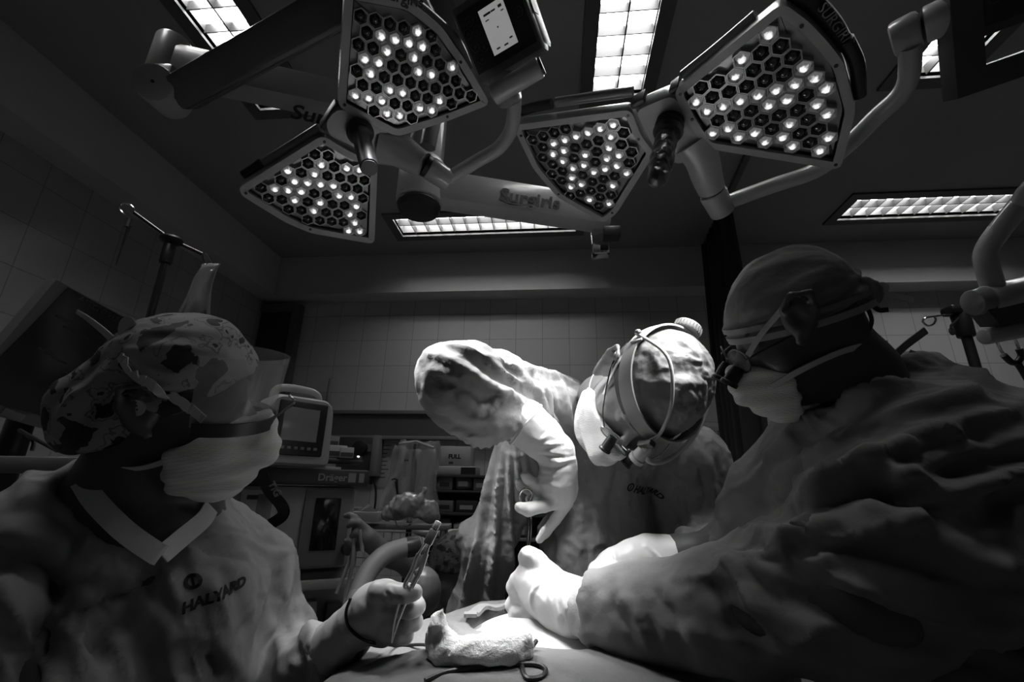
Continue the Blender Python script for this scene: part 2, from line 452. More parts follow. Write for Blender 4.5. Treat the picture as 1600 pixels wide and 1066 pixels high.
def folds(V, N, items):
    """ridges (amp > 0) and creases (amp < 0) along lines: (pixels, width m, height m); steep on one side, soft on the other, fading at the ends"""
    D = np.zeros(len(V))
    for pts, w, amp in items:
        w *= .75; amp *= 1.25
        L = snap_to(V, pts); L = spline(L, 4) if len(L) > 2 else np.linspace(L[0], L[1], 4)
        nseg = len(L) - 1; best = np.full(len(V), 9.0); sd = np.zeros(len(V)); tt = np.zeros(len(V))
        box = np.all((V > L.min(0) - 8 * w) & (V < L.max(0) + 8 * w), axis=1); ix = np.where(box)[0]
        P_ = V[ix]; bb = np.full(len(ix), 9.0); ss = np.zeros(len(ix)); ts = np.zeros(len(ix))
        for i in range(nseg):
            ab = L[i + 1] - L[i]; t = np.clip(((P_ - L[i]) @ ab) / (ab @ ab + 1e-12), 0, 1); o = P_ - L[i] - t[:, None] * ab; d = np.linalg.norm(o, axis=1)
            k = d < bb; bb[k] = d[k]; ss[k] = (o @ nrm(np.cross(ab, FW)))[k]; ts[k] = (i + t[k]) / nseg
        wl = np.where(ss > 0, w * 1.7, w * .6); prof = np.exp(-bb / wl) * (1 + .0) - .28 * np.exp(-((bb - 2.6 * w) / w) ** 2)
        D[ix] += amp * prof * np.sqrt(np.clip(np.sin(np.pi * np.clip(ts, .02, .98)), 0, 1))
    return V + N * D[:, None]
def sdf_part(name, fn, lo, hi, h, m, parent, disp=None, smooth_it=1, fold=None):
    V, Fq = polygonize(fn, lo, hi, h); V = relax(V, Fq, smooth_it)
    if fold: V = folds(V, vnormals(V, Fq), fold)
    if disp is not None: V = V + vnormals(V, Fq) * disp(V)[:, None]
    o = link_mesh(name, V, Fq, m, parent)
    return o, V, Fq
# ------------------------------------------------------------------ the room
ZC = 3.0; ZS = 2.695; YS = 2.954; YW = 3.114; XS = -2.068; XW = -2.225; XR = 3.9; YF = -1.6
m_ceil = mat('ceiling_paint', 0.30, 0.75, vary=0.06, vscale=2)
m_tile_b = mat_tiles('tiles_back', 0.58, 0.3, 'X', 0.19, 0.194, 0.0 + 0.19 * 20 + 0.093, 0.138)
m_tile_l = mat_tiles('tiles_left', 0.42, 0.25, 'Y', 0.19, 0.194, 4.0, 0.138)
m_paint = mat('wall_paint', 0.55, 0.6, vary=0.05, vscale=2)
m_floor = mat('vinyl_floor', 0.30, 0.4, vary=0.2, vscale=12)
def struct(name, lo, hi, m):
    o = MB().box2(lo, hi).build(name, m, None, False); o['kind'] = 'structure'; return o
struct('floor', (XW - .1, YF - .1, -.1), (XR + .1, YW + .1, 0), m_floor)
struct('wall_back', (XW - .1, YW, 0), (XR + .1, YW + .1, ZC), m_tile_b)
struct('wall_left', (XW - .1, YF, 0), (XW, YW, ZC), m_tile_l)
struct('wall_right', (XR, YF, 0), (XR + .1, YW, ZC), m_paint)
struct('wall_front', (XW - .1, YF - .1, 0), (XR + .1, YF, ZC), m_paint)
struct('trim_1', (XW, YS, ZS), (XR, YW, ZC), m_paint)        # dropped bulkhead along the back wall
struct('trim_2', (XW, YF, ZS), (XS, YS, ZC), m_paint)        # dropped bulkhead along the left wall
TRO = [('A', -1.235, 0.98, 'y'), ('B', 0.275, 1.02, 'y'), ('E', 1.525, 1.02, 'y'), ('C', -0.447, 2.585, 'x'), ('D', 2.33, 2.555, 'x')]
LW, LL = 0.105, 0.585
# ceiling sheet with a cut-out for every recessed fitting
xs = sorted({XW, XR} | {c + s * (LW if ax == 'y' else LL) for _, c, _, ax in TRO for s in (-1, 1)})
ys = sorted({YF, YW} | {c + s * (LL if ax == 'y' else LW) for _, _, c, ax in TRO for s in (-1, 1)})
cl = MB()
for i in range(len(xs) - 1):
    for j in range(len(ys) - 1):
        cx, cy = (xs[i] + xs[i + 1]) / 2, (ys[j] + ys[j + 1]) / 2
        if any(abs(cx - a) < (LW if ax == 'y' else LL) and abs(cy - b) < (LL if ax == 'y' else LW) for _, a, b, ax in TRO): continue
        cl.box2((xs[i], ys[j], ZC), (xs[i + 1], ys[j + 1], ZC + .02))
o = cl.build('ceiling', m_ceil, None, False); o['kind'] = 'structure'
m_trof = mat('fitting_frame', 0.10, 0.5)
m_diff = mat('fluorescent_diffuser', 0.8, 0.5, emit=PANEL_EMIT)
m_louv = mat('aluminium_louvre', 0.05, 0.4)
LAB = {'A': 'recessed fluorescent ceiling light, bright grid crossed by the dark lamp arm above the monitor side',
       'B': 'recessed fluorescent ceiling light between the two surgical lamps, running away from the viewer',
       'C': 'recessed fluorescent ceiling light along the back bulkhead under the pale lettered arm',
       'D': 'recessed fluorescent ceiling light along the back bulkhead above the stooping person in the tied cap',
       'E': 'recessed fluorescent ceiling light partly hidden behind the control console on the bent tube'}
for key, cx, cy, ax in TRO:
    R = np.eye(3) if ax == 'x' else A(0, 1, 0, -1, 0, 0, 0, 0, 1).reshape(3, 3).T
    c = A(cx, cy, ZC)
    t = thing('ceiling_light', LAB[key], 'ceiling light', (cx, cy, ZC), 'recessed ceiling lights')
    def loc(x, y, z): return c + R @ A(x, y, z)
    f = MB(); W = LW + .055; L = LL + .055
    f.ring([(-L, -W), (L, -W), (L, W), (-L, W)], [(-LL, -LW), (LL, -LW), (LL, LW), (-LL, LW)], c, R, -.012, .0)
    f.ring([(-LL - .004, -LW - .004), (LL + .004, -LW - .004), (LL + .004, LW + .004), (-LL - .004, LW + .004)],
           [(-LL, -LW), (LL, -LW), (LL, LW), (-LL, LW)], c, R, 0, .085)
    for sx in (-.55, 0, .55):
        for sy in (-1, 1): f.lathe([(0, -.014), (.006, -.0145), (.006, -.012)], loc(sx * 1, sy * (LW + .03), 0), np.eye(3), 8)
    f.build('frame', m_trof, t, False)
    MB().box(loc(0, 0, .08), (LL * 2, LW * 2, .006), R).build('diffuser', m_diff, t, False)
    lv = MB(); lv.box(loc(0, 0, .03), (LL * 2, .006, .045), R)
    for k in range(1, 13): lv.box(loc(-LL + k * LL * 2 / 13, 0, .03), (.004, LW * 2, .045), R)
    lv.build('louvre', m_louv, t, False)

# back-wall corner door with its metal frame
m_dark = mat('dark_laminate', 0.035, 0.45, vary=0.1)
m_steel = mat('brushed_steel', 0.42, 0.35, metal=0.7)
d = thing('door_1', 'dark tall door in the back corner with a pale metal edge', 'door', (-2.05, YW, 0)); d['kind'] = 'structure'
MB().box2((-2.215, YW - .05, .01), (-1.965, YW - .002, 2.60)).build('leaf', m_dark, d, False)
MB().box2((-1.965, YW - .07, .0), (-1.905, YW - .002, 2.66), .006).box2((-2.22, YW - .07, 2.60), (-1.965, YW - .002, 2.66), .006).build('frame', mat('door_frame', 0.12, 0.4), d)

# service rail on the back wall
rail = thing('wall_rail', 'long grey service rail across the tiled back wall behind the bent sleeve', 'rail', (-0.6, YW, 1.7))
m_rail = mat('rail_grey', 0.10, 0.4)
MB().box2((-1.80, YW - .055, 1.835), (0.55, YW - .001, 1.862), .004).build('ledge', mat('rail_ledge', 0.2, 0.35), rail)
MB().box2((-1.80, YW - .04, 1.69), (0.55, YW - .001, 1.834)).build('trunking', m_rail, rail)
MB().box2((-1.80, YW - .05, 1.665), (0.55, YW - .001, 1.689), .004).build('lower_lip', mat('rail_lip', 0.22, 0.35), rail)
br = MB(); b0 = PY(509, 640, YW - .05); b1 = PY(517, 592, YW - .05)
br.box2(b0 - A(.03, .03, .03), b0 + A(.03, .03, .03), .004); br.tube([b0, b1], .013, 8)
tag(br.build('bracket_arm', m_steel, None), 'grey upright bracket standing on the service rail', 'bracket')
o = MB().box2(A(*PY(1069, 683, YW - .004)) - A(0, 0.003, 0), A(*PY(1128, 667, YW - .004)) + A(0, .002, 0)).build('wall_sign', mat('paper_strip', 0.42, 0.6), None, False)
tag(o, 'pale handwritten strip on the tiles beside the curtain', 'sign')
q = PY(1071, 680.5, YW - .012); text('lettering', 'VITALS ST', .045, q, (1, 0, 0), (0, 0, 1), mat('ink', 0.02, 0.6), o, italic=0.15, spacing=1.1)

# curtain and its ceiling track
m_curt = mat('dark_curtain', 0.03, 0.85)
t0 = A(.965, 1.9, ZC - .012); t1 = A(1.035, 2.94, ZC - .012)
tr = MB().box((t0 + t1) / 2, (np.linalg.norm(t1 - t0), .03, .024), frame((0, 0, 1), t1 - t0)).build('curtain_track', mat('track', 0.12, 0.4, metal=0.5))
tag(tr, 'thin ceiling track that the dark curtain hangs from', 'curtain track')
cu = []; n = 140
for j, z in enumerate(np.linspace(ZC - .026, .10, 24)):
    k = j / 23; row = []
    for i in range(n):
        s = i / (n - 1)
        base = A(.985, 2.37 - .02 * min(1, k * 4), 0) + A(.04, .54 + .02 * min(1, k * 4), 0) * s
        w = math.sin(s * 2 * math.pi * 8 + .5 * math.sin(k * 3)) * (.018 + .030 * min(1, k * 3)) + .010 * math.sin(s * 31 + k * 2)
        row.append(base + A(1, 0, 0) * (w - .05 * k * (1 - s)) + A(0, 0, z))
    cu.append(row)
cm = MB().grid(cu); o = cm.build('curtain', m_curt, None, True)
sd = o.modifiers.new('thickness', 'SOLIDIFY'); sd.thickness = .003
tag(o, 'dark pleated curtain gathered behind the stooping person in the tied cap', 'curtain')
# ------------------------------------------------------------------ surgical lights
m_lbody = mat('lamp_body', 0.34, 0.32, coat=0.3)
m_lrim = mat('lamp_rim', 0.42, 0.35, coat=0.2)
m_lplate = mat('lamp_honeycomb', 0.55, 0.22, metal=0.6)
m_lside = mat('lamp_edge_dark', 0.03, 0.35)
m_arm = mat('arm_enamel', 0.42, 0.3, coat=0.4)
m_armd = mat('arm_mid_grey', 0.22, 0.3, coat=0.4)  # darker grey enamel for the columns, brackets, links and edge grips
m_black = mat('black_plastic', 0.018, 0.4)
m_chrome = mat('chrome', 0.75, 0.12, metal=1.0)
m_glassd = mat('lens_dark', 0.02, 0.06, spec=0.9, coat=1.0)
m_ledon = mat('led_lit', 0.8, 0.2, emit=2.2)
m_lettering = mat('lettering_black', 0.012, 0.5)
m_lens = bpy.data.materials.new('lens_clear'); m_lens.use_nodes = True
nt = m_lens.node_tree; b = nt.nodes['Principled BSDF']; b.inputs['Base Color'].default_value = (.9, .9, .9, 1); b.inputs['Roughness'].default_value = .03
b.inputs['Transmission Weight'].default_value = 1.0; b.inputs['IOR'].default_value = 1.45

# lens bodies shared by all heads: a dark reflector cup with a faceted dome, and a lit one
def lens_mesh(lit, r):
    mb = MB()
    if lit: prof = [(r * .95, -.010), (r * .9, -.002), (r * .62, .006), (r * .25, .010), (0, .011)]
    else: prof = [(r * .95, -.010), (r * .92, -.004), (r * .7, .002), (r * .35, .006), (0, .007)]
    mb.lathe(prof, (0, 0, 0), np.eye(3), 12)
    return mb
def in_poly(p, poly):
    x, y = p; c = False; n = len(poly)
    for i in range(n):
        x1, y1 = poly[i]; x2, y2 = poly[(i + 1) % n]
        if (y1 > y) != (y2 > y) and x < (x2 - x1) * (y - y1) / (y2 - y1) + x1: c = not c
    return c
def edge_dist(p, poly):
    b = 9
    for i in range(len(poly)):
        a = np.array(poly[i]); d = np.array(poly[(i + 1) % len(poly)]) - a
        t = np.clip(((p - a) @ d) / (d @ d + 1e-12), 0, 1); b = min(b, np.linalg.norm(p - a - t * d))
    return b
def inset(poly, d):
    p = np.array(poly); n = len(p); out = []
    area = sum(p[i][0] * p[(i + 1) % n][1] - p[(i + 1) % n][0] * p[i][1] for i in range(n)); s = 1 if area > 0 else -1
    for i in range(n):
        e0 = p[i] - p[i - 1]; e1 = p[(i + 1) % n] - p[i]; e0 /= np.linalg.norm(e0) + 1e-12; e1 /= np.linalg.norm(e1) + 1e-12
        n0 = s * np.array([-e0[1], e0[0]]); n1 = s * np.array([-e1[1], e1[0]]); m = n0 + n1; l = m @ m
        out.append(p[i] + d * m * 2 / max(l, 0.8))
    return [tuple(x) for x in out]
def rounded(poly, r=.012, k=4):
    out = []; n = len(poly); p = np.array(poly)
    for i in range(n):
        a, b, c = p[i - 1], p[i], p[(i + 1) % n]; u = a - b; w = c - b; lu = np.linalg.norm(u); lw = np.linalg.norm(w)
        q = min(r, lu * .45, lw * .45); s = b + u / lu * q; e = b + w / lw * q
        for t in np.linspace(0, 1, k): out.append(tuple((1 - t) ** 2 * s + 2 * t * (1 - t) * b + t * t * e))
    return out
LENS_DATA = {}
def petal(parent, px_poly, c0, nrmal, pitch, lit_fn, ang0, side_mark=None, thick=.05):
    """one fan-shaped head: outline surveyed on the lamp plane, built with real depth"""
    R = frame(nrmal, RT)                        # z axis of R points out of the lit face
    o = c0
    to2 = lambda q: (R.T @ (PN(*q, c0, nrmal) - o))[:2]
    poly = rounded([tuple(to2(q)) for q in px_poly], .014)
    ctr = np.mean(poly, 0)
    h = MB()
    back = [tuple(ctr + (np.array(p) - ctr) * .90) for p in poly]
    n = len(poly); ou = inset(poly, -.003)
    rings = [(ou, -.004), (ou, -.02), (poly, -.030), (back, -thick)]
    v = [o + R @ A(x, y, z) for q, z in rings for x, y in q]
    f = [(k * n + i, k * n + (i + 1) % n, (k + 1) * n + (i + 1) % n, (k + 1) * n + i) for k in range(3) for i in range(n)] + [list(range(3 * n, 4 * n))]
    h.add(v, f)
    inn = inset(poly, .0125); inn2 = inset(poly, .016)
    hd = h.build('lamp_head', m_lbody, parent)
    rm = MB().ring(ou, inn, o, R, -.006, .003)
    rm.build('rim', m_lrim, hd)
    ii = inset(poly, .0065)
    for i in range(1, len(poly), 8): MB().lathe([(0, .0040), (.0034, .0040), (.0034, .0025)], o + R @ A(*ii[i], 0), R, 10).build('screw', m_black, hd)
    MB().prism(inn2, o, R, -.020, -.011).build('back_plate', mat('lamp_plate', .42, .22, metal=.7), hd)
    # honeycomb of hexagonal cells
    cells = []; hc = MB(); r = pitch / 2
    ca, sa = math.cos(ang0), math.sin(ang0); rot = np.array([[ca, -sa], [sa, ca]])
    for i in range(-16, 17):
        for j in range(-16, 17):
            p = ctr + rot @ np.array([i * pitch * .866, (j + .5 * (i & 1)) * pitch])
            if in_poly(p, inn) and edge_dist(p, inn) > r * .62: cells.append(p)
    hexa = [rot @ np.array([math.cos(a), math.sin(a)]) for a in np.arange(6) * math.pi / 3]
    for p in cells:
        hc.ring([tuple(p + q * r * 1.13) for q in hexa], [tuple(p + q * r * .96) for q in hexa], o, R, -.014, .0015)
    hc.build('honeycomb', m_lplate, hd, False)
    return hd, cells, R, o, r
def add_lenses(hd, cells, R, o, r, lit_fn, budget):
    key = round(r, 4)
    if key not in LENS_DATA:
        a = lens_mesh(False, r * .84); b = lens_mesh(True, r * .84)
        LENS_DATA[key] = (a, b)
    n = 0
    protos = {}
    for p in cells:
        lit = lit_fn(p)
        pk = (key, lit)
        if pk not in protos:
            mb = LENS_DATA[key][1 if lit else 0]
            me = bpy.data.meshes.new('led_lens'); me.from_pydata([tuple(x) for x in mb.v], [], mb.f)
            me.polygons.foreach_set('use_smooth', [not lit] * len(me.polygons)); me.update()
            me.materials.append(m_ledlens if lit else m_glassd); protos[pk] = me
        ob = bpy.data.objects.new('led_lens', protos[pk]); COL.objects.link(ob)
        w = o + R @ A(p[0], p[1], -.004)
        ob.matrix_world = Matrix(((R[0, 0], R[0, 1], R[0, 2], w[0]), (R[1, 0], R[1, 1], R[1, 2], w[1]), (R[2, 0], R[2, 1], R[2, 2], w[2]), (0, 0, 0, 1)))
        loc = ob.matrix_world.copy(); adopt(ob, hd); ob.matrix_basis = loc
        n += 1
    return n
# lit lens: bright chip in the middle of a reflective cup, by radius in its own space
m_ledlens = bpy.data.materials.new('led_lens_lit'); m_ledlens.use_nodes = True
nt = m_ledlens.node_tree; b = nt.nodes['Principled BSDF']
b.inputs['Roughness'].default_value = .08; b.inputs['Metallic'].default_value = .3; b.inputs['Coat Weight'].default_value = 1
tc = nt.nodes.new('ShaderNodeTexCoord'); ln = nt.nodes.new('ShaderNodeVectorMath'); ln.operation = 'LENGTH'; fl_ = nt.nodes.new('ShaderNodeVectorMath'); fl_.operation = 'MULTIPLY'; fl_.inputs[1].default_value = (1, 1, 0); nt.links.new(tc.outputs['Object'], fl_.inputs[0]); nt.links.new(fl_.outputs[0], ln.inputs[0])
nz = nt.nodes.new('ShaderNodeTexNoise'); nz.inputs['Scale'].default_value = 160; nz.noise_dimensions = '3D'
g = nt.nodes.new('ShaderNodeNewGeometry'); nt.links.new(g.outputs['Position'], nz.inputs['Vector'])
ad = nt.nodes.new('ShaderNodeMath'); ad.operation = 'MULTIPLY_ADD'; ad.inputs[1].default_value = .010; nt.links.new(nz.outputs['Fac'], ad.inputs[0]); nt.links.new(ln.outputs['Value'], ad.inputs[2])
mr = nt.nodes.new('ShaderNodeMapRange'); mr.inputs['From Min'].default_value = .0035; mr.inputs['From Max'].default_value = .0125
mr.inputs['To Min'].default_value = 2.6; mr.inputs['To Max'].default_value = 0.10; nt.links.new(ad.outputs[0], mr.inputs['Value'])
nt.links.new(mr.outputs['Result'], b.inputs['Emission Strength']); b.inputs['Emission Color'].default_value = (1, 1, 1, 1)
b.inputs['Base Color'].default_value = (.45, .45, .45, 1)

SITE = A(-.05, .96, 1.20)
def led_spot(hd_pos, nrmal, target, power, size=44, blend=1.0, r=.09):
    L = bpy.data.lights.new('led_beam', 'SPOT'); L.energy = power; L.spot_size = math.radians(size); L.spot_blend = blend; L.shadow_soft_size = r
    ob = bpy.data.objects.new('led_beam', L); COL.objects.link(ob); ob.location = Vector(hd_pos)
    ob.rotation_euler = Vector(target - np.asarray(hd_pos)).to_track_quat('-Z', 'Y').to_euler()
    return ob

def surgical_light(name_label, hub_px, hub_d, nv, petals, pitch, ang, handle_px, sterile, lit_p, seed):
    rr = random.Random(seed)
    n = nrm(nv); c0 = P(*hub_px, hub_d)
    t = thing('surgical_light', name_label, 'surgical light', c0, 'surgical lights')
    tot = 0; heads = []
    for pp in petals:
        hd, cells, R, o, r = petal(t, pp, c0, n, pitch, None, ang)
        heads.append((hd, cells, R, o))
        tot += add_lenses(hd, cells, R, o, r, lambda p: rr.random() < lit_p, 0)
        ctr = o + R @ A(*np.mean(cells, 0), 0)
        s = led_spot(ctr + n * .03, n, SITE + A(-.02, .03, 0) if sterile else SITE + A(-.08, .05, .05), LAMP_POWER, 40 if sterile else 50); adopt(s, hd)
    return t, c0, n, heads

# left lamp
nL = (.378, -.344, -.86)
petL1 = [(530, 165), (541, -16), (640, 4), (690, 45), (725, 96), (763, 161), (697, 187), (620, 211)]
petL2 = [(504, 213), (376, 293), (380, 304), (448, 346), (486, 362), (583, 379), (588, 256), (545, 238)]
tL, cL, nL, hL = surgical_light('two-headed surgical light with a bare dark handle, console on its tube', (565, 210), 1.045, nL, [petL1, petL2], .0280, math.radians(12), None, False, .48, 3)
# right lamp
nR = (-.265, -.19, -.946)
petR1 = [(985, 172), (805, 196), (812, 214), (835, 262), (872, 306), (943, 346), (962, 332), (1021, 238), (1000, 212)]
petR2 = [(1055, 143), (1222, 6), (1262, 36), (1292, 68), (1316, 100), (1334, 172), (1311, 262), (1104, 229), (1075, 185)]
tR, cR, nR, hR = surgical_light('two-headed surgical light with a crumpled sterile cover on its handle', (1040, 195), .985, nR, [petR1, petR2], .0305, math.radians(2), None, True, .48, 5)

def on(c, n, px, py, h=0.0): return PN(px, py, c, n) + n * h      # point on a lamp plane, h along its beam
# hubs: moulded body between the two heads, closed at the back
def hub(t, c, n, poly_px, h0=-.055, h1=-.001):
    R = frame(n, RT); to2 = lambda q: tuple((R.T @ (PN(*q, c, n) - c))[:2])
    poly = rounded([to2(q) for q in poly_px], .02)
    mb = MB(); ctr = np.mean(poly, 0); k = len(poly)
    rings = [([tuple(ctr + (np.array(p) - ctr) * .9) for p in poly], h0), (poly, h0 + .018), (poly, h1 - .006), ([tuple(ctr + (np.array(p) - ctr) * .96) for p in poly], h1)]
    v = [c + R @ A(x, y, z) for q, z in rings for x, y in q]
    f = [(a * k + i, a * k + (i + 1) % k, (a + 1) * k + (i + 1) % k, (a + 1) * k + i) for a in range(3) for i in range(k)] + [list(range(k))[::-1], list(range(3 * k, 4 * k))]
    return mb.add(v, f).build('hub', m_lbody, t)
hub(tL, cL, nL, [(507, 190), (528, 166), (612, 208), (612, 236), (594, 250), (512, 212)])
hub(tR, cR, nR, [(990, 172), (1052, 146), (1080, 190), (1100, 232), (1062, 262), (1022, 236)])
# dark seams where the heads meet the hub
for t, c, n, segs in ((tL, cL, nL, [((504, 204), (529, 166))]), (tR, cR, nR, [((986, 170), (1006, 158)), ((1046, 148), (1060, 138))])):
    for a, b in segs:
        mb = MB(); pa, pb = on(c, n, *a, -.02), on(c, n, *b, -.02); mb.box((pa + pb) / 2, (np.linalg.norm(pb - pa), .012, .036), frame(n, pb - pa), .003)
        mb.build('seam', m_black, t)
# handles
def handle(t, c, n, base_px, tip_px, tip_d, cover):
    a = on(c, n, *base_px, 0.0)
    tip = P(*tip_px, tip_d); ax = nrm(tip - a); R = frame(ax, RT); L = np.linalg.norm(tip - a)
    MB().lathe([(.022, -.004), (.029, .0), (.030, .014), (.026, .018), (.026, .024), (.0, .024)], a, R, 28).build('handle_socket', m_black, t)
    hm = mat('handle_dark', .045, .4)
    if not cover:
        MB().lathe([(.0, .022), (.023, .022), (.025, .030), (.021, .036), (.0195, .05), (.019, L - .01), (.0185, L - .002), (.016, L), (0, L + .001)], a, R, 28).build('handle', hm, t)
        MB().lathe([(0, L + .0005), (.0165, L + .0005), (.0165, L + .003), (0, L + .0032)], a, R, 24).build('handle_cap', mat('handle_cap', .1, .5), t)
    else:
        MB().lathe([(.0, .022), (.027, .022), (.031, .030), (.027, .040), (.020, .044), (.018, L), (0, L)], a, R, 28).build('handle', hm, t)
        s = S().rc(a + ax * .055, a + ax * (L * .75), .022, .021).rc(a + ax * (L * .7), a + ax * L, .021, .0185, k=.01)
        lo, hi = s.bounds()
        sdf_part('sterile_cover', s, lo, hi, .0022, mat('crinkled_film', .06, .3, spec=.5), t, lambda V: .0026 * crumple(V, 42, 3, octs=3))
handle(tL, cL, nL, (562, 204), (577, 262), .93, False)
handle(tR, cR, nR, (1047, 192), (1028, 278), .905, True)

# logos on the light heads
text('logo', 'Surgiris', .026, on(cL, nL, 597, -4, .0042), PN(645, 8, cL, nL) - PN(597, -4, cL, nL), PN(597, -20, cL, nL) - PN(597, -4, cL, nL), m_lettering, tL, bold=.0006)
# grip bars on the outer edges
def grip(t, c, n, pts, m, r=.013, h=-.03, name='edge_grip'):
    P3 = spline([on(c, n, *q, h) for q in pts], 5); MB().tube(P3, r, 10).build(name, m, t)
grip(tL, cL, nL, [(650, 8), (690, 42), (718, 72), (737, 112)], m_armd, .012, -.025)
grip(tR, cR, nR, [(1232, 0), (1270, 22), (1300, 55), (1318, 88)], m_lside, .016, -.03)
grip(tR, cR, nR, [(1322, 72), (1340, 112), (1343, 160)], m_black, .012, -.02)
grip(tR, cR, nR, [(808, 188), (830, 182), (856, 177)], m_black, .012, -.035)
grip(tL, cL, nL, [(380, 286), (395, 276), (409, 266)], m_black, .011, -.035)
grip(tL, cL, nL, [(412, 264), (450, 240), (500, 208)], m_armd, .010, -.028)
grip(tR, cR, nR, [(862, 176), (920, 168), (984, 160)], m_armd, .011, -.038)
grip(tR, cR, nR, [(1064, 132), (1120, 88), (1180, 38)], m_armd, .010, -.03)
a = on(cR, nR, 1276, 20, -.012); text('logo', 'SURGIRIS', .022, a, PN(1308, 62, cR, nR) - PN(1276, 20, cR, nR), PN(1284, 12, cR, nR) - PN(1276, 20, cR, nR), mat('logo_grey', .16, .5), tR)
tb = P(526, 344, 1.12)

# yokes: bent neck from hub, joint, thin tube up to the control console
def px3_(L): return [P(*q) for q in L]
def dtube(pts, r, n=7): return spline([P(*q) for q in pts], n)
MB().tube(dtube([(596, 226, 1.10), (622, 234, 1.105), (645, 248, 1.105), (664, 258, 1.10)], 0), [*np.linspace(.046, .029, 22)], 18).build('neck', m_arm, tL)
MB().tube([P(664, 258, 1.10), P(670, 262, 1.104)], .0265, 18).build('joint_ring', m_black, tL)
MB().cyl(P(669, 261, 1.104), P(703, 284, 1.13), .029, .026, 18, .006).build('joint', m_arm, tL)
MB().tube(dtube([(700, 279, 1.125), (745, 252, 1.12), (778, 232, 1.11), (797, 206, 1.09), (803, 176, 1.06), (803, 140, 1.03)], 0), .0165, 14).build('yoke_tube', m_arm, tL)
MB().tube(dtube([(1082, 222, 1.02), (1096, 246, 1.03), (1104, 274, 1.05), (1112, 296, 1.07)], 0), [*np.linspace(.040, .030, 22)], 18).build('neck', m_arm, tR)
MB().tube([P(1111, 294, 1.07), P(1114, 302, 1.075)], .027, 18).build('joint_ring', m_black, tR)
MB().cyl(P(1113, 300, 1.075), P(1130, 334, 1.10), .031, .028, 18, .006).build('joint', m_arm, tR)
MB().tube(dtube([(1136, 316, 1.09), (1205, 291, 1.06), (1275, 266, 1.02), (1325, 226, .97), (1370, 182, .92), (1405, 150, .88), (1420, 120, .85), (1422, 70, .81)], 0), .0170, 14).build('yoke_tube', m_arm, tR)
# control console of the left lamp
cc = P(778, 42, .93); fz = nrm(cv(-.30, -.42, .86)); fx = nrm(P(838, 22, .93) - P(720, 80, .95)); fx = nrm(fx - fz * (fx @ fz)); fy = np.cross(fz, fx)
RC = np.stack([fx, fy, fz], 1); cc = P(775, 45, .94) 
con = MB().box(cc - fz * .03, (.155, .15, .06), RC, .008).build('console', mat('console_shell', .10, .4), tL)
MB().box(cc + fz * .001, (.140, .118, .004), RC, .002).build('control_panel', m_black, con)
MB().box(cc + fz * .003 + fx * .006, (.056, .085, .002), RC).build('screen', mat('console_screen', .5, .4, emit=.22), con)
sg = MB()
for k, (x, y, w, h) in enumerate([(-.012, .030, .016, .004), (.002, .030, .01, .003), (.018, .031, .008, .005), (-.016, .020, .008, .002), (0, 0, .003, .003), (-.014, -.034, .008, .003), (.004, -.035, .009, .003), (.018, -.028, .007, .003), (.020, .022, .006, .002)]):
    sg.box(cc + fz * .0042 + fx * (.006 + x) + fy * y, (w, h, .0005), RC)
sg.build('screen_marks', mat('screen_grey', .12, .5), con, False)
for k, (x, y) in enumerate([(-.046, .036), (-.058, .018), (-.038, .014), (-.054, -.010), (-.036, -.018), (-.050, -.036), (.055, .038), (.055, .004)]):
    bt = MB(); hx = [(.0105 * math.cos(a), .0105 * math.sin(a)) for a in np.arange(6) * math.pi / 3]; hi = [(p[0] * .8, p[1] * .8) for p in hx]
    bt.ring(hx, hi, cc + fz * .003 + fx * x + fy * y, RC, 0, .0022); bt.lathe([(.004, .0), (.004, .0015), (0, .0018)], cc + fz * .003 + fx * x + fy * y, RC, 8)
    bt.build('button', mat('button_grey', .05, .4), con)
MB().box(cc - fz * .055 + fx * .07, (.020, .13, .075), RC, .018).build('side_cover', mat('console_side', .14, .4), con)
lb = MB(); lb.box(cc - fz * .035 + fx * .0805 + fy * .02, (.0012, .05, .035), RC).build('rating_label', mat('label_dark', .05, .5), con, False)
MB().box(cc - fy * .098 - fz * .03 + fx * -.035, (.05, .075, .05), RC, .010).build('bracket', m_armd, tL)
MB().cyl(P(770, 150, .965), P(845, 104, .925), .0205, .0205, 22, .005).build('grip_tube', m_arm, tL)
MB().cyl(P(838, 108, .928), P(848, 102, .9235), .0165, .0165, 20).build('grip_end', m_black, tL)
# console of the right lamp, hung from the ceiling by its own post
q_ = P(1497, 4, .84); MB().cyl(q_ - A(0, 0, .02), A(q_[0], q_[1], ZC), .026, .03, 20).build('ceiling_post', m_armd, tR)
MB().cyl(P(1392, 66, .83), P(1440, 42, .80), .031, .031, 22, .008).build('swivel', m_arm, tR)
MB().cyl(P(1440, 42, .80), P(1446, 40, .797), .027, .027, 20).build('joint_ring', m_black, tR)
MB().cyl(P(1445, 40, .798), P(1490, 20, .772), .030, .030, 22, .003).build('swivel_arm', m_arm, tR)
c2 = P(1580, 22, .74); fx = nrm(P(1600, 0, .73) - P(1480, 46, .76)); fz = nrm(cv(-.25, -.35, .88)); fz = nrm(fz - fx * (fz @ fx)); fy = np.cross(fz, fx); R2 = np.stack([fx, fy, fz], 1)
MB().ring([(-.078, -.10), (.14, -.10), (.14, .10), (-.078, .10)], [(-.036, -.062), (.12, -.062), (.12, -.018), (-.036, -.018)], c2, R2, -.04, 0).build('console', mat('console_dim', .07, .4), tR, False)
MB().box(c2 + fz * .001 + fy * .045 + fx * .04, (.15, .10, .004), R2, .002).build('control_panel', m_black, tR)
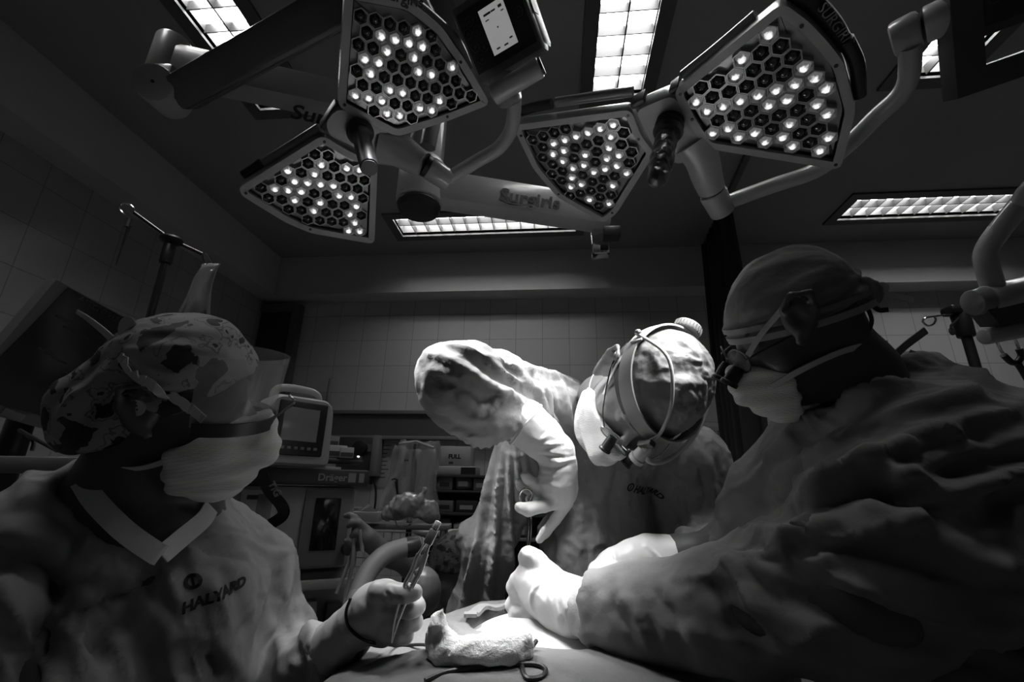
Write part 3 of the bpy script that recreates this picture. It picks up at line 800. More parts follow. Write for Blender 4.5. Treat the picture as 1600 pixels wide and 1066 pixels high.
bt = MB(); hx = [(.012 * math.cos(a), .012 * math.sin(a)) for a in np.arange(6) * math.pi / 3]; bt.ring(hx, [(p[0] * .85, p[1] * .85) for p in hx], c2 + fz * .003 + fx * -.022 + fy * .035, R2, 0, .002); bt.build('button', mat('button_grey', .05, .4), tR)

# suspension: ceiling column with two horizontal arms and a spring arm
sp = thing('lamp_suspension', 'ceiling column with pale lettered arms that carry the surgical lights', 'lamp arm', PZ(745, 140, ZC))
ctop = A(*(P(655, 318, 1.32))); ctop = A(ctop[0], ctop[1], ZC); 
cb = P(655, 318, 1.32)
MB().lathe([(.0, -.10), (.16, -.10), (.24, -.07), (.255, -.03), (.255, 0), (0, 0)], A(cb[0] + .02, cb[1] + .03, ZC), np.eye(3), 40).build('ceiling_canopy', mat('canopy_grey', .16, .5), sp)
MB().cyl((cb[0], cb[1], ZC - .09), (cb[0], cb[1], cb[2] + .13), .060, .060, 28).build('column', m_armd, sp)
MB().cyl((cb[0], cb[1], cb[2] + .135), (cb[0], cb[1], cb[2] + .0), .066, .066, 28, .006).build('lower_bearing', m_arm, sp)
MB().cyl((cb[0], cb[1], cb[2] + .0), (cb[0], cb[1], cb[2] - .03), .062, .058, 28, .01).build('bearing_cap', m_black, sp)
def beam(p, q, w, h, m, name, bev=.012):
    p = A(*p); q = A(*q); x = nrm(q - p); R = frame(A(0, 0, 1) - x * x[2], x)
    return MB().box((p + q) / 2, (np.linalg.norm(q - p), w, h), R, bev).build(name, m, sp), R
pA = A(cb[0], cb[1], cb[2] + .055); zA = pA[2]
qA = PZ(950, 338, zA)
bm_, RA = beam(pA, qA, .075, .105, m_arm, 'lower_arm', .02)
fA = RA[:, 1] * (-1 if RA[:, 1] @ FW > 0 else 1)
lp = pA + fA * .0385; nn = fA
text('logo', 'Surgiris', .062, PN(779, 313, lp, nn) + nn * .0012, qA - pA, (0, 0, 1), m_lettering, sp, bold=.0012, italic=.12)
sw = spline([PN(781, 311, lp, nn), PN(795, 318, lp, nn), PN(815, 320.5, lp, nn), PN(829, 320, lp, nn)], 5) + nn * .001
MB().tube(sw, [*np.linspace(.0006, .0028, 6), *np.linspace(.0028, .0004, 10)], 6).build('swoosh', m_lettering, sp)
e = P(933, 352, 1.42); MB().box(PZ(936, 345, zA - .01), (.05, .06, .09), None, .01).build('arm_end', m_arm, sp)
MB().box(PZ(936, 345, zA - .01) - A(0, .0, .085), (.055, .05, .085), None, .008).build('brake_clip', m_chrome, sp)
MB().box(PZ(944, 352, zA - .08) - A(-.02, .0, .03), (.05, .045, .03), None, .004).build('clip_block', m_black, sp)
# upper arm to the left joint
pB = A(cb[0], cb[1], cb[2] + .30); zB = 2.42
qB = P(262, 100, 1.22)
bm2, RB = beam(pB, qB, .075, .10, m_arm, 'upper_arm', .02)
fB = RB[:, 1] * (-1 if RB[:, 1] @ FW > 0 else 1)
lp2 = pB + fB * .0385
text('logo', 'Surgiris', .066, PN(452, 184, lp2, fB) + fB * .0012, pB - qB, (0, 0, 1), m_lettering, sp, bold=.0012, italic=.12)
q0 = P(263, 97, 1.22); MB().cyl(q0 + A(0, 0, .07), q0 - A(0, 0, .055), .042, .042, 26, .006).build('arm_knuckle', m_arm, sp)
MB().cyl(P(271, 111, 1.165), P(270, 110, 1.18), .006, .006, 10).build('screw', m_black, sp)
j0 = P(258, 146, 1.13); 
MB().box((q0 + j0) / 2 - A(0, 0, .03), (.075, .07, .085), frame((0, 0, 1), RT), .012).build('elbow_block', m_armd, sp)
ax = nrm(cv(.25, -.05, 1)); 
MB().cyl(j0 + ax * .06, j0 - ax * .05, .044, .044, 28, .006).build('elbow_disc', m_arm, sp)
MB().cyl(j0 + ax * .061, j0 + ax * .0595, .004, .004, 8).build('screw', m_black, sp)
k0 = P(280, 148, 1.12); k1 = P(560, -8, .98)
MB().box((k0 + k1) / 2, (np.linalg.norm(k1 - k0), .062, .078), frame(np.cross(nrm(k1 - k0), nrm(np.cross(cv(.1, .9, .5), k1 - k0))) * -1, k1 - k0), .014).build('spring_arm', mat('spring_arm_dark', .12, .25, coat=.6), sp)
k2 = on(cL, nL, 600, 60, -.10)
MB().tube(spline([k1 - (k1 - k0) * .03, P(600, -30, 1.0), P(640, -30, 1.05)], 5), .03, 14).build('head_link', m_armd, sp)
MB().tube(spline([P(600, -30, 1.0), P(650, -10, 1.10), P(690, 100, 1.16), P(668, 230, 1.135)], 6), .02, 12).build('link_tube', m_armd, sp)

# arm and handle bar of a further monitor at the right border
rm = thing('equipment_boom', 'grey bent tube with a bar handle at the far border above the drip stand', 'boom', P(1570, 480, .80))
q_ = P(1640, 270, .74); MB().tube(spline([A(q_[0] + .75, q_[1] + .1, ZC), A(q_[0] + .70, q_[1] + .09, ZC - .3), A(q_[0] + .3, q_[1] + .05, q_[2] + .22), q_] + px3_([(1596, 318, .77), (1560, 362, .79), (1541, 392, .80), (1542, 416, .80), (1553, 452, .80)]), 7), .0165, 14).build('bent_tube', m_arm, rm)
MB().lathe([(0, -.03), (.06, -.03), (.07, 0), (0, 0)], A(q_[0] + .75, q_[1] + .1, ZC), np.eye(3), 24).build('ceiling_mount', m_armd, rm)
x = nrm(P(1640, 448, .80) - P(1530, 470, .80)); R3 = frame(cv(0, .2, 1), x)
MB().cyl(P(1518, 474, .80), P(1540, 469, .80), .023, .023, 20, .004).build('bar_end', m_armd, rm)
MB().cyl(P(1539, 469, .80), P(1680, 436, .80), .0245, .0245, 22, .002).build('bar', m_arm, rm)
pr_ = [(1519, 476), (1680, 440), (1680, 480), (1548, 511)]
w = [P(*q, .80) for q in pr_]; nn = nrm(np.cross(w[1] - w[0], w[3] - w[0])); MB().add([p + nn * .018 for p in w] + [p - nn * .018 for p in w], [(0, 1, 2, 3), (7, 6, 5, 4), (0, 4, 5, 1), (1, 5, 6, 2), (2, 6, 7, 3), (3, 7, 4, 0)]).build('housing', mat('housing_dark', .07, .4), rm, False)
MB().cyl(P(1536, 527, .79), P(1680, 500, .79), .0135, .0135, 18, .003).build('grip', m_arm, rm)
MB().cyl(P(1620, 480, .80), P(1620, 512, .79), .010, .010, 10).build('stem', m_armd, rm)
# ------------------------------------------------------------------ figures: shared sculpting
def headframe(f, u):
    f = nrm(f); z = nrm(u - f * (u @ f)); return np.stack([np.cross(f, z), f, z], 1)
def head_sdf(s, c, H, sc=1.0, ears=True, ey=0.0, ez=0.0, ex=0.0):
    L = lambda x, y, z: c + H @ A(x, y, z) * sc
    E = lambda p, r, k=.015, sub=False, R=None: s.ell(L(*p), A(*r) * sc, H if R is None else H @ R, k, sub)
    E((0, -.012, .035), (.077, .098, .088)); E((0, .028, -.035), (.063, .067, .085), .03); E((0, .03, -.075), (.052, .055, .042), .03)
    E((0, .074, -.100), (.022, .018, .018), .02)
    for x in (-1, 1): E((x * .042, .055, -.03), (.024, .022, .022), .02)
    s.rc(L(-.035, .082, .024), L(.035, .082, .024), .012 * sc, k=.012)
    for x in (-1, 1): E((x * .033, .100, .004), (.018, .016, .011), .01, True)
    s.rc(L(0, .092, .010), L(0, .118, -.033), .007 * sc, .0115 * sc, k=.008)
    for x in (-1, 1): E((x * .012, .106, -.038), (.009, .010, .007), .006)
    for x in (-1, 1): E((x * .032, .0795, .003), (.0125, .0125, .0125), .002)
    for x in (-1, 1): s.rc(L(x * .044, .079, .009), L(x * .020, .089, .009), .0045 * sc, k=.004)
    s.rc(L(-.021, .092, -.066), L(.021, .092, -.066), .006 * sc, k=.006); s.rc(L(-.018, .091, -.075), L(.018, .091, -.075), .007 * sc, k=.006)
    if ears:
        for x in (-1, 1):
            t = .38; R = np.array([[math.cos(t * x), -math.sin(t * x), 0], [math.sin(t * x), math.cos(t * x), 0], [0, 0, 1]])
            Q = lambda a, b, c: L(a + math.copysign(ex, a), b + ey, c + ez)
            s.ell(Q(x * .083, -.012, -.004), A(.010, .024, .036) * sc, H @ R, .006)
            s.chain([Q(x * .090, .006, .016), Q(x * .096, -.010, .034), Q(x * .100, -.034, .026), Q(x * .098, -.034, -.002), Q(x * .091, -.014, -.028), Q(x * .086, .0, -.038)], [.0045 * sc, .005 * sc, .0055 * sc, .005 * sc, .0055 * sc, .008 * sc], .004)
            s.ell(Q(x * .094, -.008, -.002), A(.008, .011, .017) * sc, H @ R, .004, True)
            s.ell(Q(x * .099, -.022, .015), A(.007, .007, .012) * sc, H @ R, .003, True)
    return L
def loc_fn(c, H, sc):
    return lambda p: ((p - c) @ H) / sc
def skull_only(c, H, sc):
    s = S(); s.ell(c + H @ A(0, -.012, .035) * sc, A(.077, .098, .088) * sc, H); s.ell(c + H @ A(0, .028, -.035) * sc, A(.063, .067, .085) * sc, H, .03)
    return s
def cloth_text(name, txt, size, px, py, xa_px, V, Fq, m, parent, bold=0.0, italic=0.0, lift=.0016):
    """print lying on a garment: every point is laid on the cloth surface under it"""
    tree = BVHTree.FromPolygons([tuple(x) for x in V], [tuple(int(i) for i in q) for q in Fq])
    def hit(qx, qy):
        d = nrm(ray(qx, qy)); h = tree.ray_cast(Vector(CAM), Vector(d)); return np.array(h[0]), np.array(h[1])
    o, n = hit(px, py); o2, _ = hit(*xa_px); x = nrm(o2 - o); n = n if n @ FW < 0 else -n
    ns = [hit(px + (xa_px[0] - px) * t, py + (xa_px[1] - py) * t)[1] for t in np.linspace(-.2, 1.8, 9)]
    n = nrm(np.mean([k if k @ FW < 0 else -k for k in ns], 0)); x = nrm(x - n * (x @ n)); y = nrm(np.cross(n, x))
    v, f = text_mesh(txt, size, bold=bold, italic=italic, extrude=0)
    bm = bmesh.new(); vs = [bm.verts.new(tuple(q)) for q in v]
    for q in f:
        try: bm.faces.new([vs[i] for i in q])
        except ValueError: pass
    bmesh.ops.triangulate(bm, faces=bm.faces[:])
    bmesh.ops.subdivide_edges(bm, edges=[e for e in bm.edges if e.calc_length() > size * .25], cuts=2)
    bmesh.ops.triangulate(bm, faces=bm.faces[:])
    bm.verts.ensure_lookup_table(); bm.verts.index_update()
    w = []
    for q in bm.verts:
        p = o + x * q.co.x + y * q.co.y + n * .05
        h = tree.ray_cast(Vector(p), Vector(-n), .12)
        w.append((np.array(h[0]) + n * lift) if h[0] is not None else p - n * .048)
    ff = [[q.index for q in fc.verts] for fc in bm.faces]; bm.free()
    ob = link_mesh(name, w, ff, m, parent, smooth=False)
    return ob, (o, x, y, n, tree)
def cloth_ring(name, info, cx, cy, R0, R1, m, parent, lift=.0016, bars=()):
    o, x, y, n, tree = info
    def lay(a, b):
        h = tree.ray_cast(Vector(o + x * a + y * b + n * .05), Vector(-n), .12)
        return (np.array(h[0]) + n * lift) if h[0] is not None else o + x * a + y * b
    k = 32; mb = MB()
    mb.add([lay(cx + r * math.cos(a), cy + r * math.sin(a)) for r in (R0, R1) for a in np.arange(k) / k * 2 * math.pi], [(i, (i + 1) % k, k + (i + 1) % k, k + i) for i in range(k)])
    for x0, y0, x1, y1 in bars: mb.add([lay(x0, y0), lay(x1, y0), lay(x1, y1), lay(x0, y1)], [(0, 1, 2, 3)])
    return mb.build(name, m, parent, False)
m_skin_d = mat('skin_deep', .08, .48, bump=.15, bscale=160)
m_skin_m = mat('skin_mid', .17, .5, bump=.15, bscale=160)
m_skin_l = mat('skin_light', .45, .5, bump=.1, bscale=120)
m_gown = mat('surgical_gown', .25, .85, bump=.3, bscale=55, vary=.08, vscale=14, crease=.9, cscale=16)
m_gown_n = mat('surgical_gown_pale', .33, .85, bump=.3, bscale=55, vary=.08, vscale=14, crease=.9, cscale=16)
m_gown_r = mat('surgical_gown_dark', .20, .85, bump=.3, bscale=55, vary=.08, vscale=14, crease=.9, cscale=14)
m_gown_mid = mat('surgical_gown_crepe', .27, .85, bump=.4, bscale=70, vary=.08, vscale=14, crease=.9, cscale=20)
m_glove = mat('latex_glove', .80, .42, bump=.12, bscale=45, sss=.15)
m_glove_in = mat('stockinette', .42, .8, bump=.4, bscale=90)
m_mask = mat('mask_paper', .80, .85, wave=(150, .6, 'Z'))
m_strap = mat('mask_strap', .70, .8)
m_ink = mat('print_ink', .012, .7)
m_cap_plain = mat('cap_plain', .22, .85, bump=.3, bscale=60)
m_band = mat('cap_band', .36, .8)
m_scrub = mat('scrubs', .12, .9)
def person_body(s, name, label, m, h=.006, cat='person'):
    lo, hi = s.bounds()
    V, Fq = polygonize(s, lo, hi, h); V = relax(V, Fq, 1)
    o = link_mesh(name, V, Fq, m); tag(o, label, cat, None); return o
def hand_chain(s, pts, rs, k=.006): s.chain([np.asarray(p) for p in pts], rs, k); return s
def px3(L): return [P(*q) for q in L]
# ------------------------------------------------------------------ operating table, patient, drape
ot = thing('operating_table', 'operating table hidden beneath the patient drape', 'operating table', (-.02, .6, 0))
MB().box2((-.27, .0, .88), (.24, .88, .93), .02).build('mattress', m_black, ot)
MB().box2((-.25, .02, .82), (.22, .86, .88), .008).build('table_frame', m_steel, ot)
MB().box2((-.12, .4, .12), (.08, .70, .82), .02).build('column', m_steel, ot)
MB().box2((-.25, .15, .0), (.22, .86, .12), .03).build('base', m_steel, ot)
pat = S()
pat.ell((-.02, .90, 1.064), (.16, .15, .088)).ell((-.02, .55, 1.0), (.17, .24, .075), k=.06)
pat.chain([A(-.02, .35, 1.05), A(-.02, .24, 1.05)], [.06, .055], .03)
head_sdf(pat, A(-.02, .12, 1.055), headframe(A(0, 0, 1), A(0, -1, 0)), 1.0)
for x in (-1, 1):
    pat.chain([A(-.02 + x * .08, .93, 1.03), A(-.02 + x * .11, .97, .98), A(-.02 + x * .11, .97, .60), A(-.02 + x * .11, .96, .54)], [.085, .07, .045, .035], .03)
    pat.chain([A(-.02 + x * .17, .42, 1.04), A(-.02 + x * .22, .65, 1.0), A(-.02 + x * .20, .90, .985)], [.05, .04, .03], .02)
pato = person_body(pat, 'person', 'patient lying under the drape, only a bare brightly lit patch showing', mat('patient_skin', .85, .5, sss=.1), .008)

def drape_top(x, y):
    z = 1.112 + .036 * np.exp(-((x + .03) ** 2 / .05 + (y - .93) ** 2 / .03))
    z = z + .018 * np.exp(-((x + .02) ** 2 / .08 + (y - .72) ** 2 / .006))                     # roll of cloth in front of the opening
    z = z + .022 * np.exp(-((x - .02) ** 2 / .03 + (y - 1.06) ** 2 / .004))
    z = z - .020 * np.clip((-.16 - x) / .2, 0, 1) - .02 * np.clip((x - .1) / .2, 0, 1)
    return z
POLY = [(-.37, .30), (.34, .30), (.35, .98), (.20, 1.085), (-.19, 1.10), (-.36, .98)]
def poly_sd(px, py):
    d = np.full(len(px), 1e9); ins = np.zeros(len(px), bool); n = len(POLY)
    for i in range(n):
        a = np.array(POLY[i]); b = np.array(POLY[(i + 1) % n]); e = b - a
        t = np.clip(((px - a[0]) * e[0] + (py - a[1]) * e[1]) / (e @ e), 0, 1)
        d = np.minimum(d, np.hypot(px - a[0] - t * e[0], py - a[1] - t * e[1]))
        c = ((a[1] > py) != (b[1] > py)) & (px < (b[0] - a[0]) * (py - a[1]) / (b[1] - a[1] + 1e-12) + a[0]); ins ^= c
    return np.where(ins, -d, d)
HOLE_C = np.mean([P(755, 985, .75), P(800, 937, .84), P(905, 1010, .68), P(850, 950, .78)], 0)
hx = nrm((P(905, 1012, .68) - P(765, 968, .80)) * A(1, 1, 0)); hy = np.cross(A(0, 0, 1), hx)
def drape_fn(p, cut=9):
    d2 = poly_sd(p[:, 0], p[:, 1]) + .02 * np.sin(p[:, 0] * 31 + p[:, 1] * 27) * np.clip((1.1 - p[:, 2]) * 3, 0, 1)
    d = smax(d2, (p[:, 2] - drape_top(p[:, 0], p[:, 1])) * .9, .09)
    q = p - HOLE_C; a = q @ hx; b = q @ hy
    hole = (np.sqrt((a / .115) ** 2 + (b / .066) ** 2) - 1) * .06
    d = smax(d, -np.maximum(hole, 1.085 - p[:, 2]), .012)
    return np.maximum(d, .50 - p[:, 2])
V, Fq = polygonize(drape_fn, (-.5, .2, .48), (.5, 1.22, 1.24), .0065); V = relax(V, Fq, 2)
keep = V[Fq].mean(1)[:, 2] > .515
q = V[Fq].mean(1) - HOLE_C; inh = (((q @ hx) / .115) ** 2 + ((q @ hy) / .066) ** 2 < .9) & (V[Fq].mean(1)[:, 2] < 1.098)
Fq = Fq[keep & ~inh]
N = vnormals(V, Fq)
V = V + N * (.0035 * crumple(V, 7, 5, octs=3) + .0012 * noise(V * 40))[:, None]
V = folds(V, N, [([(740, 990), (770, 962), (790, 945)], .012, .006), ([(560, 1040), (640, 1020), (720, 1012)], .02, .006), ([(690, 965), (720, 985), (735, 1000)], .012, .007), ([(860, 1035), (900, 1050), (930, 1066)], .015, -.008)])
m_drape = mat('patient_drape', .15, .85, bump=.5, bscale=85, vary=.06, vscale=20)
dr = link_mesh('patient_drape', V, Fq, m_drape); tag(dr, 'grey textured surgical drape over the patient with an oval opening', 'drape')
sd = dr.modifiers.new('thickness', 'SOLIDIFY'); sd.thickness = .003; sd.offset = -1
# towel strip edging the opening
e = []
for t in np.linspace(math.radians(95), math.radians(215), 26):
    p = HOLE_C + hx * math.cos(t) * .118 + hy * math.sin(t) * .069; p[2] = drape_top(p[0], p[1]) + .004 + .003 * math.sin(t * 9); e.append(p)
tw = MB().ribbon(e, .022, A(0, 0, 1) - 0 * hx, .006).build('opening_towel', mat('towel_rough', .24, .9, bump=1, bscale=110), None)
tag(tw, 'rough folded towel strip edging the far side of the drape opening', 'towel')
def on_drape(px, py, lift=.004):
    d = .5
    for _ in range(200):
        p = P(px, py, d)
        if drape_fn(p[None])[0] < lift: break
        d += .003
    return p

# gauze
def gz(L, up): return [on_drape(*q) + A(0, 0, up) for q in L]
g = S(); gp = gz([(678, 1016), (698, 1028), (728, 1034), (762, 1033), (792, 1030), (822, 1026)], .008)
g.chain(gp, [.010, .015, .017, .016, .013, .009], .014)
a_ = on_drape(690, 1022); g.chain([a_ + UP * .004, a_ + UP * .024 - RT * .006 , a_ + UP * .046 - RT * .006, a_ + UP * .062 + RT * .002], [.011, .008, .005, .0022], .015)
a_ = on_drape(700, 1026); g.chain([a_ + UP * .006, a_ + UP * .02, a_ + UP * .028 - RT * .004], [.013, .007, .003], .015)
g.chain([p + A(0, 0, .010) for p in gp[3:]], [.010, .011, .009], .012)
lo, hi = g.bounds()
V, Fq = polygonize(g, lo, hi, .0028); V = relax(V, Fq, 1)
V += vnormals(V, Fq) * (.0055 * crumple(V, 26, 2, (RT, 2.2), 2) + .0012 * crumple(V, 70, 2, octs=2))[:, None]
go = link_mesh('gauze_swab', V, Fq, mat('gauze', .78, .9, bump=.8, bscale=160)); tag(go, 'crumpled white gauze swab lying on the drape beside the opening', 'gauze')
# ------------------------------------------------------------------ the surgeon at the back, stooping over the field
Hm = headframe(cv(-.38, -.72, .46), cv(.46, .28, .80)); cm_ = P(1008, 612, .96); SM = 1.08
Lm = lambda x, y, z: cm_ + Hm @ A(x, y, z) * SM
b = S(); head_sdf(b, cm_, Hm, SM, ey=.0, ez=-.012)
neck_m = P(965, 680, 1.22)
b.chain([Lm(0, -.0, -.07), Lm(0, -.015, -.14), neck_m], [.050, .050, .055], .03)
b.chain([neck_m, P(950, 760, 1.34), P(945, 900, 1.42), A(.16, 1.62, .86)], [.055, .08, .10, .11], .05)
b.rc(P(890, 665, 1.25), P(1085, 715, 1.28), .065, k=.04)
b.chain(px3([(890, 660, 1.20), (770, 600, 1.03), (700, 600, .885), (800, 665, .935), (862, 705, .94), (872, 755, .935)]), [.055, .042, .036, .028, .020, .018], .02)
b.chain(px3([(1085, 715, 1.28), (1118, 830, 1.22), (1080, 880, 1.06), (1010, 900, 1.0)]), [.055, .045, .036, .026], .02)
for x in (-1, 1): b.chain([A(.16 + x * .10, 1.62, .84), A(.16 + x * .11, 1.63, .45), A(.16 + x * .11, 1.65, .06), A(.16 + x * .12, 1.53, .04)], [.085, .06, .042, .035], .03)
pm = person_body(b, 'person', 'surgeon with headlight and loupes stooping over the patient, one elbow raised', m_skin_m, .0055)
# gown
g = S()
g.rc(P(905, 655, 1.26), P(1075, 712, 1.29), .085)
g.chain(px3([(905, 655, 1.24), (770, 604, 1.0), (708, 596, .885)]), [.092, .071, .058], .04)
g.chain(px3([(708, 596, .885), (770, 640, .915), (826, 668, .947)]), [.057, .045, .033], .03)
g.ell(P(720, 622, .89), (.062, .055, .060), k=.04); g.ell(P(752, 657, .91), (.042, .042, .050), k=.04)
g.chain(px3([(690, 574, .89), (738, 570, .92)]), [.042, .046], .03)
g.chain([P(940, 730, 1.29), P(930, 860, 1.32), P(925, 990, 1.38), A(.12, 1.58, .45)], [.125, .15, .17, .21], .06)
g.chain([P(815, 700, 1.25), P(765, 850, 1.27), P(742, 960, 1.30), A(-.20, 1.48, .60)], [.07, .07, .075, .08], .05)
g.chain([P(1070, 730, 1.29), P(1085, 850, 1.30), P(1090, 980, 1.36), A(.42, 1.60, .45)], [.095, .10, .11, .12], .05)
g.chain(px3([(1090, 725, 1.28), (1122, 830, 1.22), (1095, 868, 1.10), (1050, 880, 1.02)]), [.08, .066, .055, .042], .03)
lo, hi = g.bounds(); lo[2] = .42
cuf = P(829, 670, .946); cufa = nrm(cuf - P(770, 640, .915))
def gfn(p, cut=9):
    d = np.maximum(g(p, cut), .45 - p[:, 2]); return np.where(np.linalg.norm(p - cuf, axis=1) < .06, np.maximum(d, (p - cuf) @ cufa), d)
V, Fq = polygonize(gfn, lo, hi, .0058); V = relax(V, Fq, 1)
N = vnormals(V, Fq)
V = folds(V, N, [
    ([(662, 548), (720, 570), (780, 612), (840, 640)], .014, .014), ([(690, 537), (740, 552), (800, 590), (850, 612)], .012, .012),
    ([(656, 580), (700, 585), (760, 612)], .010, .006),
    ([(740, 665), (775, 640), (800, 612)], .012, .010), ([(670, 655), (710, 675), (755, 688)], .012, .010),
    ([(765, 555), (800, 572), (835, 600)], .010, .010), ([(790, 568), (860, 582), (900, 600)], .010, .009), ([(838, 600), (850, 640), (860, 655)], .008, .009),
    ([(880, 600), (890, 650), (900, 690)], .010, .012), ([(862, 595), (872, 640), (884, 670)], .008, -.010),
        ([(912, 720), (925, 780), (930, 850)], .014, .007), ([(965, 735), (955, 790), (952, 850)], .014, -.006), ([(985, 795), (990, 820), (992, 850)], .008, .005),
    ([(1095, 700), (1112, 760), (1122, 820)], .012, .012), ([(1085, 720), (1092, 790), (1080, 850)], .014, -.012), ([(1020, 845), (1070, 828), (1110, 806)], .012, .008)])
N = vnormals(V, Fq)
sl = np.exp(-(np.linalg.norm(V - P(720, 610, .89), axis=1) / .18) ** 2)
pq = proj(V); qt = np.exp(-(((pq[:, 0] - 1024) / 58) ** 2 + ((pq[:, 1] - 770) / 20) ** 2))
ang = np.arctan2(pq[:, 0] - 796, pq[:, 1] - 600) + .03 * noise(V * 5)
fl_ = np.clip((pq[:, 1] - 680) / 90, 0, 1) / (1 + np.exp((pq[:, 0] - 850) / 10)) * (pq[:, 2] < 1.42)
V = V + N * (fl_ * (.013 * (1 - 2 * np.abs(np.sin(ang * 30))) + .004 * np.sin(ang * 110)))[:, None]; N = vnormals(V, Fq)
V = V + N * ((1 - .9 * qt) * (.12 + .88 / (1 + np.exp(-(pq[:, 0] - 835) / 12)) * (1 - 0 * qt) + .5 * sl) * (.0090 - .0045 * sl) * crumple(V, 11, 1, (UP, 2.6), 4) + .0022 * crumple(V, 30, 9, octs=2))[:, None]
gm = link_mesh('gown', V, Fq, m_gown_mid, pm); gown_m = (V, Fq)
_, info = cloth_text('print', 'HALYARD', .0235, 989, 768, (1026, 775), V, Fq, m_ink, pm, bold=.0009, italic=.1)
cloth_ring('print_mark', info, -.014, .0085, .0062, .0105, m_ink, pm, bars=[(-.016, .004, -.012, .013)])
# glove on the raised hand: long cuff over the sleeve, fist round the ring handle
gl = S()
gl.chain(px3([(820, 662, .944), (845, 683, .940), (868, 706, .936), (874, 728, .932)]), [.050, .042, .036, .034], .012)
gl.chain(px3([(873, 728, .932), (871, 752, .930), (872, 768, .930)]), [.034, .037, .034], .012)
gl.chain(px3([(884, 768, .925), (862, 778, .922)]), [.022, .018], .012)
gl.chain(px3([(845, 762, .93), (834, 756, .93), (825, 749, .925), (820, 743, .92)]), [.016, .0105, .0095, .009], .006)
gl.chain(px3([(852, 772, .94), (830, 766, .945), (815, 760, .945), (812, 754, .94)]), [.016, .0105, .0095, .0085], .006)
gl.chain(px3([(880, 783, .915), (850, 790, .905), (825, 796, .90), (811, 793, .90)]), [.013, .0125, .0125, .0095], .006)
gl.chain(px3([(886, 786, .935), (868, 812, .935), (852, 832, .935), (843, 843, .935)]), [.0125, .0105, .0098, .0075], .006)
gl.chain(px3([(860, 780, .95), (842, 783, .955), (828, 780, .95)]), [.013, .011, .009], .006)
lo, hi = gl.bounds()
V, Fq = polygonize(gl, lo, hi, .0026); V = relax(V, Fq, 1); N = vnormals(V, Fq)
V = folds(V, N, [([(845, 700), (865, 694), (896, 690)], .004, .003), ([(838, 712), (870, 712), (902, 712)], .0035, -.003), ([(840, 722), (870, 720), (903, 716)], .004, .003), ([(838, 730), (866, 732), (895, 728)], .004, -.0025), ([(842, 745), (870, 742)], .004, .002), ([(848, 690), (862, 676)], .004, .003)])
V += vnormals(V, Fq) * (.0012 * crumple(V, 36, 4, octs=2))[:, None]
link_mesh('glove', V, Fq, m_glove, pm)
# rolled edge of the glove cuff
cr = []
c = P(821, 663, .944); ax = nrm(P(845, 683, .940) - c); RR = frame(ax, RT)
MB().tube([c + RR @ A(.0502 * math.cos(t), .0502 * math.sin(t), .002 * math.sin(3 * t)) for t in np.linspace(0, 2 * math.pi, 40)], .0022, 8, False).build('glove_edge', m_glove, pm)
# hidden far hand, resting in the field
gl = S(); gl.chain(px3([(1040, 885, 1.01), (1005, 905, .985), (975, 915, .97)]), [.034, .033, .030], .012)
for k in range(4): gl.chain(px3([(975 - 3 * k, 910 + 5 * k, .965 - .008 * k), (950 - 2 * k, 918 + 7 * k, .955 - .01 * k), (930, 935 + 6 * k, .945 - .01 * k)]), [.0115, .010, .008], .006)
gl.chain(px3([(990, 900, .975), (968, 898, .96), (950, 905, .95)]), [.014, .011, .009], .006)
lo, hi = gl.bounds(); sdf_part('glove', gl, lo, hi, .0035, m_glove, pm)
# ring-handled instrument held upright
ins = thing('surgical_instrument', 'slim steel ring-handled instrument held upright by the raised gloved hand', 'surgical instrument', P(831, 850, .93))
sa, sb = P(830, 786, .925), P(822, 908, .86)
MB().tube([sa + RT * .002, sb + RT * .002], [.0024, .0018], 8).build('shaft', m_chrome, ins)
MB().tube([sa - RT * .004, sb - RT * .0015], [.0022, .0016], 8).build('shaft', m_chrome, ins)
for q in ((822, 776, .92), (836, 784, .935)):
    c = P(*q); MB().tube([c + RT * .013 * math.cos(t) + UP * .016 * math.sin(t) for t in np.linspace(0, 2 * math.pi, 24)], .0022, 8, False).build('finger_ring', m_chrome, ins)
# cap, gathered at the crown
sk = skull_only(cm_, Hm, SM); lf = loc_fn(cm_, Hm, SM)
def capf(p, cut=9):
    q = lf(p); d = sk(p) - .010
    return smax(d, -(q[:, 2] - (.034 + .10 * q[:, 1])) * SM * .95, .006)
lo, hi = sk.bounds(); lo -= .02; hi += .02
V, Fq = polygonize(capf, lo, hi, .003); V = relax(V, Fq, 1); N = vnormals(V, Fq); q = lf(V)
cw = np.exp(-(np.hypot(q[:, 0] - .0, q[:, 1] + .01) / .06) ** 2) * (q[:, 2] > .05)
V += N * (((.011 * cw + .0012)) * crumple(V, 24, 6, octs=3))[:, None]
link_mesh('cap', V, Fq, mat('cap_foil_cloth', .22, .6, bump=.4, bscale=60), pm)
